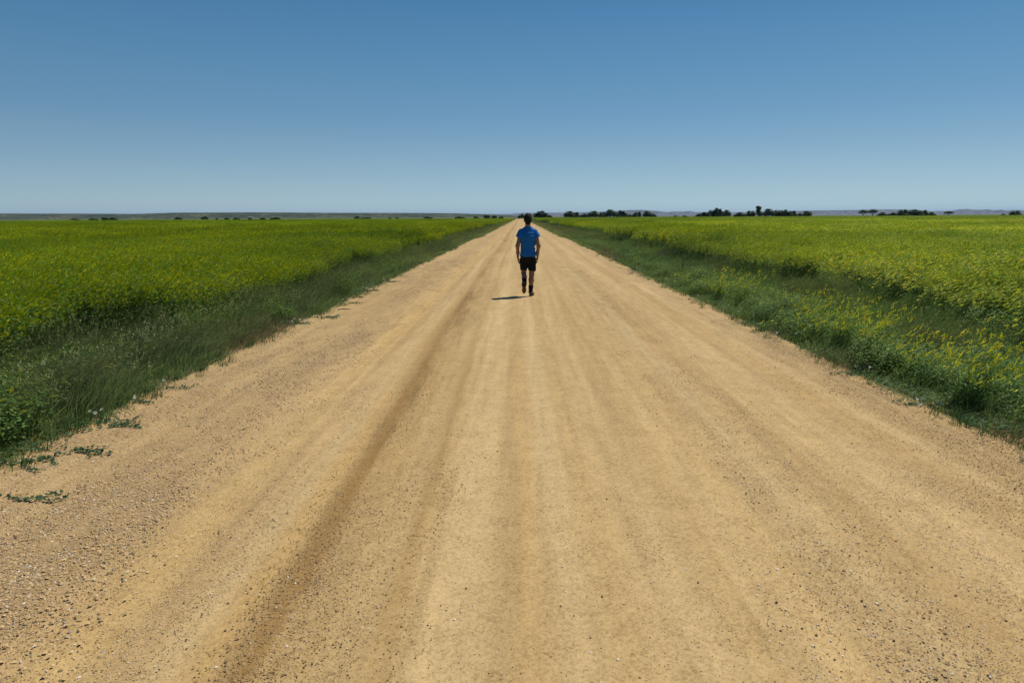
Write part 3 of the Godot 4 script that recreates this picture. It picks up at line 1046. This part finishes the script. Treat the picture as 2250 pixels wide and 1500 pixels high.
func make_person() -> void:
	var root := thing("person", "person in a blue t-shirt and black shorts walking away down the road", "person", Vector3(0.168, road_height(0.2, -15.04), -15.04))
	var skin := matte(Color(0.25, 0.132, 0.084), 0.55, 0.4)
	skin.subsurf_scatter_enabled = true
	skin.subsurf_scatter_strength = 0.06
	var elbow_l := Vector3(-0.228, 1.10, 0.035); var wrist_l := Vector3(-0.222, 0.865, -0.02)
	var elbow_r := Vector3(0.232, 1.10, 0.03); var wrist_r := Vector3(0.212, 0.865, -0.03)
	var hip_l := Vector3(-0.082, 0.90, 0); var knee_l := Vector3(-0.092, 0.505, -0.085); var ankle_l := Vector3(-0.074, 0.282, 0.235)
	var hip_r := Vector3(0.085, 0.90, 0); var knee_r := Vector3(0.082, 0.49, -0.03); var ankle_r := Vector3(0.058, 0.095, 0.03)
	var head := Vector3(0.0, 1.655, -0.025)
	var chest_rows := [[0.84, 0.150, 0.100, 0.0], [1.0, 0.140, 0.095, 0.0], [1.18, 0.150, 0.098, 0.0], [1.30, 0.165, 0.100, -0.002], [1.37, 0.160, 0.078, -0.010], [1.43, 0.135, 0.055, -0.014], [1.48, 0.08, 0.05, -0.01]]
	var bones := [
		[Vector3(0, 1.44, -0.012), Vector3(0, 1.58, -0.018), 0.054, 0.056],
		[Vector3(-0.158, 1.39, -0.004), elbow_l, 0.048, 0.040], [elbow_l, wrist_l + Vector3(0, 0.09, 0), 0.042, 0.033], [wrist_l + Vector3(0, 0.09, 0), wrist_l, 0.033, 0.025],
		[Vector3(0.158, 1.39, -0.004), elbow_r, 0.048, 0.040], [elbow_r, wrist_r + Vector3(0, 0.09, 0), 0.042, 0.033], [wrist_r + Vector3(0, 0.09, 0), wrist_r, 0.033, 0.025],
		[hip_l, knee_l, 0.074, 0.054], [knee_l, knee_l.lerp(ankle_l, 0.36) + Vector3(0.004, 0, 0.016), 0.052, 0.054], [knee_l.lerp(ankle_l, 0.36) + Vector3(0.004, 0, 0.016), ankle_l, 0.053, 0.034],
		[hip_r, knee_r, 0.074, 0.055], [knee_r, knee_r.lerp(ankle_r, 0.34) + Vector3(0.0, 0, 0.016), 0.053, 0.057], [knee_r.lerp(ankle_r, 0.34) + Vector3(0.0, 0, 0.016), ankle_r, 0.056, 0.034],
	]
	var body := func(p: Vector3) -> float:
		var d := torso(p, chest_rows) if p.y > 0.6 else 9.0
		d = melt(d, egg(p, Vector3(0, 0.90, 0.01), Vector3(0.142, 0.11, 0.105)), 0.06)
		for b in bones:
			if absf(p.y - (b[0].y + b[1].y) * 0.5) < absf(b[0].y - b[1].y) * 0.5 + 0.25:
				d = melt(d, cap(p, b[0], b[1], b[2], b[3]), 0.035)
		return d
	var v := PackedVector3Array(); var idx := PackedInt32Array()
	var got := nets(body, Vector3(-0.33, 0.06, -0.22), Vector3(0.33, 1.60, 0.30), 0.012, v, idx)
	# the head has a finer grid of its own: skull, jaw, nose, brow, eyes, lips, ears
	var skull := func(p: Vector3) -> float:
		var d := egg(p, head + Vector3(0, 0.022, 0.008), Vector3(0.076, 0.098, 0.094))
		d = melt(d, egg(p, head + Vector3(0, -0.045, -0.035), Vector3(0.056, 0.068, 0.058)), 0.03)
		d = melt(d, cap(p, head + Vector3(0, -0.055, 0.03), head + Vector3(0, -0.16, 0.035), 0.056, 0.060), 0.03)
		d = melt(d, cap(p, head + Vector3(0, 0.012, -0.092), head + Vector3(0, -0.022, -0.112), 0.008, 0.014), 0.012)
		d = melt(d, cap(p, head + Vector3(-0.04, 0.026, -0.078), head + Vector3(0.04, 0.026, -0.078), 0.010, 0.010), 0.014)
		d = melt(d, cap(p, head + Vector3(-0.02, -0.056, -0.085), head + Vector3(0.02, -0.056, -0.085), 0.007, 0.007), 0.008)
		for s: float in [-1.0, 1.0]:
			d = maxf(d, -egg(p, head + Vector3(0.031 * s, 0.006, -0.096), Vector3(0.017, 0.010, 0.012)))
			d = melt(d, egg(p, head + Vector3(0.031 * s, 0.006, -0.076), Vector3(0.013, 0.013, 0.013)), 0.003)
			d = melt(d, egg(p, head + Vector3(0.082 * s, -0.012, 0.006), Vector3(0.010, 0.032, 0.019)), 0.008)
		return d
	got = nets(skull, head + Vector3(-0.11, -0.17, -0.14), head + Vector3(0.11, 0.13, 0.12), 0.005, got[0], got[1])
	for h in [[-1.0, wrist_l], [1.0, wrist_r]]:
		got = nets(fist(h[0], h[1]), h[1] + Vector3(-0.075, -0.19, -0.07), h[1] + Vector3(0.075, 0.05, 0.06), 0.0035, got[0], got[1])
	part("body", smooth_mesh(got[0], got[1], skin), root)

	# hair: short, dark, fuller on top
	var hair := func(p: Vector3) -> float:
		var q := p - head
		var d := egg(p, head + Vector3(0, 0.036, 0.012), Vector3(0.087, 0.108, 0.104))
		d = melt(d, egg(p, head + Vector3(0.012, 0.105, -0.02), Vector3(0.062, 0.040, 0.075)), 0.03)
		d = melt(d, cap(p, head + Vector3(0, -0.03, 0.03), head + Vector3(0, -0.09, 0.042), 0.066, 0.058), 0.02)
		d += 0.006 * noise.get_noise_3d(q.x * 2600.0, q.y * 1500.0, q.z * 2600.0)
		d = maxf(d, -(q.z + 0.062 - 0.5 * maxf(0.0, q.y - 0.05)) if q.y < 0.09 else -9.0)   # face stays free
		d = maxf(d, -0.098 + 7.0 * q.x * q.x - q.y if q.z > 0.03 else -0.030 - q.y)
		return d
	got = nets(hair, head + Vector3(-0.11, -0.10, -0.13), head + Vector3(0.11, 0.18, 0.14), 0.006, PackedVector3Array(), PackedInt32Array())
	part("hair", smooth_mesh(got[0], got[1], matte(Color(0.011, 0.008, 0.006), 0.8, 0.35)), root)

	# t-shirt with sleeves, blown a little to the right by the wind
	var shirt_rows := [[0.80, 0.182, 0.142, 0.012], [0.90, 0.176, 0.138, 0.012], [1.06, 0.157, 0.120, 0.008], [1.18, 0.168, 0.128, 0.005], [1.29, 0.186, 0.134, 0.008], [1.36, 0.188, 0.116, 0.002], [1.43, 0.166, 0.090, -0.004], [1.485, 0.108, 0.076, -0.002], [1.525, 0.068, 0.068, 0.0]]
	var shirt := func(p: Vector3) -> float:
		var w := p
		# folds: fanning down from the neck, ruffles on the right side
		if p.z > 0.0 and p.y > 1.05 and p.y < 1.45:
			var fan := p.x / (1.62 - p.y)
			w.z -= 0.0010 * sin(fan * 31.0 + 0.4 + 9.0 * p.x) * smoothstep(1.45, 1.38, p.y) * smoothstep(1.05, 1.30, p.y) * (1.0 - smoothstep(0.10, 0.16, absf(p.x)))
		if p.x > 0.05 and p.y < 1.20: w.x -= 0.011 * sin(p.y * 62.0 + p.z * 14.0) * smoothstep(0.05, 0.14, p.x) * smoothstep(1.20, 1.12, p.y)
		w.x -= 0.004 * sin(p.y * 34.0 + p.z * 30.0)
		w.z -= 0.004 * sin(p.x * 55.0 + p.y * 12.0) * smoothstep(1.10, 0.90, p.y)
		var d := torso(w, shirt_rows)
		for s: float in [-1.0, 1.0]:
			var a := Vector3(0.145 * s, 1.400, -0.006)
			var b := Vector3(0.222 * s, 1.245, 0.012)
			var sl := cap(w, a, b, 0.070, 0.075)
			sl = maxf(sl, (p - Vector3(0.212 * s, 1.285, 0.0)).dot(Vector3(0.40 * s, -0.916, 0.0)) + 0.003 * sin(p.z * 90.0))
			d = melt(d, sl, 0.035)
		d = maxf(d, 0.868 + 0.006 * sin(p.x * 30.0) - p.y)
		return d
	got = nets(shirt, Vector3(-0.34, 0.84, -0.20), Vector3(0.34, 1.56, 0.22), 0.009, PackedVector3Array(), PackedInt32Array())
	var cloth := matte(Color(0.012, 0.125, 0.39), 0.85, 0.3)
	cloth.rim_enabled = true
	cloth.rim = 0.1
	cloth.backlight_enabled = true
	cloth.backlight = Color(0.2, 0.2, 0.2)
	part("t_shirt", smooth_mesh(got[0], got[1], cloth), root)

	# loose shorts to just above the knee
	var shorts := func(p: Vector3) -> float:
		var d := egg(p, Vector3(0, 0.90, 0.008), Vector3(0.166, 0.17, 0.124))
		var kl := hip_l.lerp(knee_l, 0.93)
		var kr := hip_r.lerp(knee_r, 0.93)
		d = melt(d, cap(p, hip_l + Vector3(-0.002, 0, 0), kl + Vector3(-0.004, 0, 0.008), 0.098, 0.076), 0.03)
		d = melt(d, cap(p, hip_r + Vector3(0.002, 0, 0), kr + Vector3(0.008, 0, 0.008), 0.098, 0.084), 0.03)
		d += 0.003 * sin(p.y * 48.0 + p.x * 40.0 + p.z * 22.0)
		d = maxf(d, 0.560 - 0.08 * p.x * signf(p.x) * (1.0 if p.x > 0.0 else -0.6) + 0.004 * sin(p.x * 70.0 + p.z * 50.0) - p.y)
		d = maxf(d, egg(p, Vector3(0, 0.86, 0.012), Vector3(0.164, 0.40, 0.124)) if p.y > 0.84 else -9.0)
		return maxf(d, p.y - 0.93)
	got = nets(shorts, Vector3(-0.23, 0.50, -0.24), Vector3(0.23, 1.0, 0.2), 0.010, PackedVector3Array(), PackedInt32Array())
	part("shorts", smooth_mesh(got[0], got[1], matte(Color(0.012, 0.012, 0.014), 0.9, 0.25)), root)

	# crew socks
	var sock_mat := matte(Color(0.013, 0.013, 0.018), 0.95, 0.2)
	for s in [[knee_l, ankle_l, 0.58], [knee_r, ankle_r, 0.64]]:
		var top: Vector3 = s[0].lerp(s[1], s[2])
		var axis: Vector3 = (s[1] - s[0]).normalized()
		var sock := func(p: Vector3) -> float:
			var d := cap(p, top, s[1], 0.057, 0.043)
			d = melt(d, cap(p, s[1], s[1] + Vector3(0, -0.03, -0.02), 0.036, 0.030), 0.02)
			return maxf(d, -(p - top).dot(axis))
		got = nets(sock, s[1] + Vector3(-0.09, -0.09, -0.26), s[1] + Vector3(0.09, 0.28, 0.10), 0.008, PackedVector3Array(), PackedInt32Array())
		part("sock", smooth_mesh(got[0], got[1], sock_mat), root)

	# shoes: local axes, heel at the origin, toe towards -z, sole at y = 0
	var upper := func(p: Vector3) -> float:
		var d := egg(p, Vector3(0, 0.050, -0.055), Vector3(0.041, 0.052, 0.070))
		d = melt(d, cap(p, Vector3(0, 0.062, -0.075), Vector3(0.004, 0.034, -0.205), 0.040, 0.030), 0.04)
		d = melt(d, egg(p, Vector3(0.003, 0.034, -0.215), Vector3(0.046, 0.034, 0.055)), 0.03)
		d = melt(d, cap(p, Vector3(0, 0.075, -0.045), Vector3(0, 0.105, -0.055), 0.038, 0.040), 0.02)
		d = maxf(d, 0.016 - p.y)
		return maxf(d, p.y - 0.108)
	got = nets(upper, Vector3(-0.07, 0.0, -0.30), Vector3(0.07, 0.13, 0.04), 0.006, PackedVector3Array(), PackedInt32Array())
	var upper_mesh := smooth_mesh(got[0], got[1], matte(Color(0.055, 0.045, 0.040), 0.75, 0.4))
	var sole := func(p: Vector3) -> float:
		var hw := lerpf(0.036, 0.047, smoothstep(-0.08, -0.19, p.z)) - 0.006 * bell(p.z, -0.11, 0.04)
		var q := Vector2(p.x - 0.004, p.z + 0.128)
		var e := Vector2(q.x / hw, q.y / 0.143)
		var d := (pow(pow(absf(e.x), 2.6) + pow(absf(e.y), 2.6), 1.0 / 2.6) - 1.0) * 0.042
		var tread := 0.003 if sin(p.z * 260.0) > 0.0 else 0.0
		return maxf(d, absf(p.y - 0.013) - 0.013 + (tread if p.y < 0.008 else 0.0))
	got = nets(sole, Vector3(-0.07, -0.02, -0.30), Vector3(0.07, 0.05, 0.04), 0.005, PackedVector3Array(), PackedInt32Array())
	var sole_mesh := smooth_mesh(got[0], got[1], matte(Color(0.12, 0.055, 0.022), 0.8, 0.4))
	var feet := [
		[Transform3D(Basis.from_euler(Vector3(-1.02, 0.10, 0.16)), Vector3(-0.072, 0.300, 0.282)), 1.0],
		[Transform3D(Basis.from_euler(Vector3(0.0, -0.16, 0.0)), Vector3(0.060, 0.0, 0.080)), 1.0],
	]
	for k in 2:
		var shoe := part("shoe", upper_mesh, root)
		shoe.transform = feet[k][0]
		part("sole", sole_mesh, shoe)
		var lace := Soup.new()
		var out := -1.0
		for i in 12:
			var a0 := TAU * i / 12.0
			var a1 := TAU * (i + 1) / 12.0
			var c := Vector3(0.062 * out, 0.090, -0.115)
			limb(lace, c + Vector3(cos(a0) * 0.026, sin(a0) * 0.012, sin(a0) * 0.014), c + Vector3(cos(a1) * 0.026, sin(a1) * 0.012, sin(a1) * 0.014), 0.0022, 0.0022, Color(0.16, 0.11, 0.06))
		for i in 4:
			limb(lace, Vector3(-0.026, 0.086 - i * 0.008, -0.105 - i * 0.024), Vector3(0.026, 0.086 - i * 0.008, -0.110 - i * 0.024), 0.003, 0.003, Color(0.30, 0.30, 0.31))
		limb(lace, Vector3(0.0, 0.088, -0.112), Vector3(0.038 * out, 0.090, -0.115), 0.0022, 0.0022, Color(0.16, 0.11, 0.06))
		part("lace", lace.mesh(tinted(0.9)), shoe)
		var patch := Soup.new()
		for i in 6:
			pebble(patch, Vector3(rf(-0.012, 0.012), 0.034 + 0.006 * i, 0.008), 0.010, Color(0.42, 0.17, 0.04))
		part("heel_tab", patch.mesh(tinted(0.8)), shoe)

# ---------------------------------------------------------------- sky
func sky_panorama() -> ImageTexture:
	var w := 720
	var h := 720
	var stops := [[0.0, 176, 199, 207], [1.2, 170, 196, 206], [2.5, 157, 188, 203], [5.0, 133, 171, 197], [8.0, 110, 154, 189], [12.0, 92, 141, 181], [16.0, 77, 128, 173], [30.0, 62, 108, 156], [90.0, 46, 90, 140]]
	var im := Image.create(w, h, false, Image.FORMAT_RGBF)
	for j in h:
		var el := 90.0 - 180.0 * (j + 0.5) / h
		var c := Color8(stops[0][1], stops[0][2], stops[0][3])
		for k in stops.size() - 1:
			if el >= stops[k][0]:
				var t := clampf((el - stops[k][0]) / (stops[k + 1][0] - stops[k][0]), 0.0, 1.0)
				c = Color8(stops[k][1], stops[k][2], stops[k][3]).lerp(Color8(stops[k + 1][1], stops[k + 1][2], stops[k + 1][3]), t)
		c = c.srgb_to_linear()
		for i in w:
			# a clear sky is brighter on the sun's side
			var az := TAU * i / w - SUN_AZ
			var k := 0.855 + 0.215 * cos(az)
			im.set_pixel(i, j, Color(c.r * k, c.g * k, c.b * k))
	return ImageTexture.create_from_image(im)

const SUN_AZ := 0.838
const SUN_TO := Vector3(0.725, 1.80, -0.65)

func _ready() -> void:
	rng.seed = 20240607
	noise.seed = 7
	noise.frequency = 0.01
	noise.fractal_octaves = 3
	# camera
	var cam := Camera3D.new()
	cam.name = "camera"
	cam.position = Vector3(0, 1.75, 0)
	cam.rotation_degrees = Vector3(-10.37, 0.726, -0.28)
	cam.fov = 53.13
	cam.near = 0.1
	cam.far = 60000.0
	add_child(cam)
	cam.current = true
	# sky and air
	var env := Environment.new()
	env.background_mode = Environment.BG_SKY
	var sm := PanoramaSkyMaterial.new()
	sm.panorama = sky_panorama()
	var sky := Sky.new()
	sky.sky_material = sm
	env.sky = sky
	env.tonemap_mode = Environment.TONE_MAPPER_LINEAR
	env.tonemap_exposure = 1.0
	env.sdfgi_enabled = true
	env.ssao_enabled = true
	env.ssil_enabled = true
	env.fog_enabled = FOG > 0.0
	env.fog_density = FOG
	env.fog_light_color = Color(0.58, 0.76, 1.0)
	var we := WorldEnvironment.new()
	we.name = "world"
	we.environment = env
	add_child(we)
	# sun: ahead and to the right, high
	var sun := DirectionalLight3D.new()
	sun.name = "sun"
	sun.light_energy = 1.6
	sun.light_color = Color(1.0, 0.965, 0.91)
	sun.light_angular_distance = 0.5
	sun.shadow_enabled = true
	add_child(sun)
	sun.look_at_from_position(SUN_TO * 10.0, Vector3.ZERO, Vector3.UP)

	leaf_mat = tinted(0.65, 0.35)
	leaf_mat.backlight_enabled = true
	leaf_mat.backlight = Color(0.95, 0.95, 0.95)
	stone_mat = tinted(0.9, 0.3)
	tree_mat = tinted(0.8, 0.3)
	tree_mat.backlight_enabled = true
	tree_mat.backlight = Color(0.5, 0.5, 0.5)

	make_ground()
	make_road()
	make_hills()
	make_crop()
	make_verge()
	make_gravel()
	make_trees()
	make_clover_bushes()
	make_bindweed()
	make_litter()
	make_person()

const FOG := 0.000024
const LEFT_RIDGE := [[-2399, 22.5], [-2138, 22.0], [-1964, 22.0], [-1705, 20.8], [-1446, 17.8], [-1307, 22.2], [-929, 21.1], [-534, 17.5], [-244, 14.5], [-141, 11.0], [-56, 6.1], [12, 2.4]]
const RIGHT_RIDGE := [[-1197, 19.2], [-704, 24.1], [-408, 28.5], [-113, 28.5], [35, 39.9], [133, 39.4], [476, 40.1], [770, 43.5], [1015, 51.9], [1162, 63.3], [1308, 65.0], [1455, 54.6], [1578, 39.6], [1651, 46.4], [1749, 43.5], [1822, 50.4], [1896, 36.6], [2237, 33.9], [2724, 38.8], [3006, 47.0], [3598, 51.3], [3985, 56.6], [4180, 50.8], [4423, 36.2], [4617, 37.7], [4688, 50.7], [4784, 57.4], [4857, 47.5], [4930, 47.1], [5002, 51.6], [5075, 41.6], [5147, 48.5], [5221, 38.5], [5316, 45.2], [5389, 40.1], [5775, 43.0], [6354, 30.6]]
# far trees: x, z, height, width, shape, label
const TREES := [
	[1.1, -530, 3.9, 5.0, 0, "low dark bush beside the road end, left of the walker's head"],
	[15.3, -530, 5.6, 11.5, 1, "uneven dark tree just right of the walker's head, by the road end"],
	[22.3, -540, 2.9, 5.1, 0, "small low bush right of the uneven tree near the road end"],
	[36.4, -520, 5.2, 8.4, 2, "leftmost rounded tree of the first clump right of the walker"],
	[41.9, -524, 4.5, 6.4, 3, "second tree from the left in the first clump right of the walker"],
	[48.2, -526, 3.9, 6.4, 0, "lowest bush in a dip of the first clump right of the walker"],
	[54.5, -520, 5.2, 9.2, 2, "fourth tree from the left in the first clump right of the walker"],
	[62.1, -524, 4.5, 6.4, 3, "fifth tree from the left in the first clump right of the walker"],
	[67.5, -518, 6.1, 9.8, 2, "tallest tree of the first clump right of the walker"],
	[76.2, -522, 5.5, 9.2, 1, "broad tree just right of the tallest one in the first clump"],
	[83.6, -528, 3.2, 4.3, 0, "small bush closing the right end of the first clump"],
	[87.7, -520, 4.5, 7.0, 3, "left tree of the small separate trio before the bluish butte"],
	[95.6, -522, 5.0, 7.8, 2, "rounded middle tree of the small trio before the bluish butte"],
	[100.7, -524, 3.5, 3.9, 0, "right small bush of the trio before the bluish butte"],
	[125.2, -560, 2.1, 3.4, 0, "left of two tiny dark bushes in the open gap of trees"],
	[132.5, -560, 2.1, 4.2, 0, "right of two tiny dark bushes in the open gap of trees"],
	[133.0, -505, 4.4, 9.6, 0, "left sloping bush of the second clump, past the open gap"],
	[140.4, -508, 5.4, 8.3, 3, "second tree of the second clump, past the open gap"],
	[143.8, -506, 6.7, 8.9, 1, "tallest tree of the second clump, past the open gap"],
	[150.9, -508, 5.4, 5.8, 2, "rightmost rounded tree of the second clump, past the open gap"],
	[159.9, -505, 4.1, 8.9, 0, "low left end tree of the longest dark clump at right"],
	[168.1, -508, 4.7, 8.3, 3, "second tree of the longest dark clump, left of its spire"],
	[172.4, -504, 7.9, 6.8, 4, "tallest narrow tree sticking out of the longest clump at right"],
	[180.6, -506, 6.0, 8.9, 2, "rounded tree right beside the tall narrow one in the longest clump"],
	[187.3, -508, 5.1, 6.2, 3, "fifth tree of the longest clump, two right of the tall one"],
	[191.5, -506, 5.4, 8.9, 1, "sixth tree of the longest clump, three right of the tall one"],
	[198.2, -508, 4.6, 6.9, 3, "seventh tree of the longest dark clump at right"],
	[204.2, -510, 3.4, 4.8, 0, "small bush in the gap near the right end of the longest clump"],
	[208.5, -506, 4.4, 8.6, 2, "rightmost tree closing the longest dark clump"],
	[245.6, -500, 5.0, 6.4, 5, "umbrella shaped tree with visible trunk, left of a pair at right"],
	[252.4, -500, 5.3, 6.8, 5, "airy tree with visible trunk, right of a pair at right"],
	[260.8, -503, 3.7, 7.5, 0, "low bush starting the far right clump beside the pair of trees"],
	[269.3, -505, 3.4, 7.5, 0, "second low bush of the far right clump"],
	[275.2, -502, 5.0, 8.8, 3, "third tree of the far right clump, with a pointed top"],
	[283.1, -504, 5.0, 9.6, 2, "fourth and widest tree of the far right clump"],
	[289.4, -503, 4.5, 8.9, 3, "fifth tree of the far right clump"],
	[296.7, -505, 3.6, 6.8, 0, "low bush closing the far right clump"],
	[305.2, -498, 3.8, 6.7, 5, "lone small tree on the crop edge near the right badlands"],
	[345.4, -500, 2.1, 4.4, 0, "tiny low bush left of the rightmost dark tree"],
	[352.4, -498, 3.7, 9.4, 3, "rightmost dark tree, by the right picture edge"],
	[-362.7, -560, 2.3, 6.8, 0, "leftmost small dark bush on the left field's far edge"],
	[-347.4, -560, 2.6, 6.4, 0, "left bush of the three joined dark bushes at far left"],
	[-339.3, -562, 3.0, 6.5, 3, "middle bush of the three joined dark bushes at far left"],
	[-331.4, -560, 3.0, 6.4, 2, "right bush of the three joined dark bushes at far left"],
	[-297.8, -600, 3.1, 6.5, 2, "rounded green bush standing alone before the left grassy hills"],
	[-274.7, -600, 3.7, 6.1, 2, "taller rounded green bush before the left grassy hills"],
	[-264.0, -600, 2.0, 2.4, 0, "tiny dot bush right of the taller rounded green bush"],
	[-255.2, -600, 2.4, 5.3, 0, "first flat bush in the low row before the left hills"],
	[-246.9, -600, 2.2, 6.1, 0, "second flat bush in the low row before the left hills"],
	[-235.0, -600, 2.4, 3.7, 0, "third bush, small and upright, in the low row before the left hills"],
	[-223.9, -600, 2.4, 4.9, 0, "fourth bush in the low row before the left hills"],
	[-212.8, -600, 2.8, 8.1, 0, "right wide bush ending the low row before the left hills"],
	[-141.5, -600, 3.1, 4.9, 3, "upright dark bush midway along the left field's far edge"],
	[-134.0, -600, 2.2, 8.9, 0, "flat bush just right of the upright one midway along the left field"],
	[-113.1, -600, 2.0, 2.8, 0, "left of two tiny dots of bush right of the left field's middle"],
	[-106.8, -600, 2.0, 2.8, 0, "right of two tiny dots of bush right of the left field's middle"],
	[-82.6, -620, 2.4, 8.4, 0, "greyish low bush below a dark hill gully left of the road"],
	[-52.3, -600, 2.4, 8.9, 0, "left wide low bush of the row ending at the road's left side"],
	[-38.2, -600, 2.7, 4.5, 0, "second bush of the row ending at the road's left side"],
	[-28.6, -590, 3.7, 6.0, 3, "taller bush of the row ending at the road's left side"],
	[-22.0, -590, 3.5, 4.8, 0, "fourth bush of the row ending at the road's left side"],
	[-16.2, -590, 2.3, 4.4, 0, "last small bush of the row by the road's left side"],
]
# clover bushes on the right verge: x, z, height, stems, label
const BUSHES := [
	[4.12, -6.15, 0.66, 46, "largest yellow clover bush at the lower right, nearest the gravel edge"],
	[4.55, -6.45, 0.62, 26, "tall thin clover bush right of the largest one, by the right picture edge"],
	[4.20, -7.05, 0.50, 16, "small leafy clover bush just behind the largest one"],
	[4.36, -7.55, 0.46, 14, "low clover bush between the largest bush and the dense yellow group"],
	[4.22, -8.30, 0.58, 34, "front clover bush of the dense yellow group midway along the right verge"],
	[4.20, -8.95, 0.62, 32, "second clover bush of the dense yellow group, one behind its front bush"],
	[4.12, -9.45, 0.50, 20, "clover bush nearest the gravel in the dense yellow group"],
	[4.30, -10.20, 0.60, 26, "rear clover bush of the dense yellow group, leaning right"],
	[4.75, -9.20, 0.62, 22, "clover bush on the ditch side of the dense yellow group"],
	[4.60, -11.2, 0.52, 14, "sparse clover bush behind the dense yellow group"],
	[4.28, -13.4, 0.62, 28, "right clover bush of the farther yellow pair beyond the dense group"],
	[4.16, -14.3, 0.60, 30, "left clover bush of the farther yellow pair beyond the dense group"],
	[4.70, -15.2, 0.55, 14, "pale thin clover bush behind the farther yellow pair"],
	[5.00, -12.3, 0.55, 12, "scattered clover stems in the ditch before the farther yellow pair"],
]
# bindweed at the gravel edges: x, z, runners, flowers, label
const VINES := [
	[-3.62, -4.66, 7, 0, "bindweed runners at the left picture edge, lowest on the gravel"],
	[-3.42, -4.92, 5, 0, "trailing bindweed reaching out across gravel near the left edge"],
	[-3.12, -3.98, 3, 0, "few separate green sprigs alone on the stony gravel at left"],
	[-3.48, -5.50, 5, 0, "blue-green bindweed patch in front of the left grass"],
	[-3.70, -5.62, 4, 3, "bindweed with white blooms nearest the camera on the left verge"],
	[-3.74, -6.32, 3, 2, "bindweed with two white blooms on gravel edge, second from camera left"],
	[-3.70, -6.85, 3, 1, "bindweed with one white bloom on gravel edge, third on the left"],
	[-3.72, -11.2, 6, 5, "bindweed patch with bright white blooms midway along the left verge"],
	[-3.48, -11.9, 7, 1, "leafy bindweed tongue reaching onto gravel midway on the left"],
	[-3.56, -13.9, 5, 2, "bindweed strip near the dark clod on the left edge"],
	[-3.62, -16.3, 6, 7, "white flowering bindweed drift farther along the left verge"],
	[-3.62, -18.6, 5, 7, "farthest white flowering bindweed drift on the left verge"],
	[3.78, -7.50, 4, 4, "white flowering bindweed at the right edge between yellow clover groups"],
	[3.88, -9.70, 3, 2, "bindweed with white blooms before the dense yellow clover on the right"],
	[4.00, -12.2, 3, 3, "bindweed with small white blooms under the farther yellow clover pair"],
	[3.84, -6.20, 3, 3, "white blooms at the foot of the largest clover bush"],
	[3.88, -18.3, 4, 4, "farthest small white flowering bindweed on the right edge"],
]
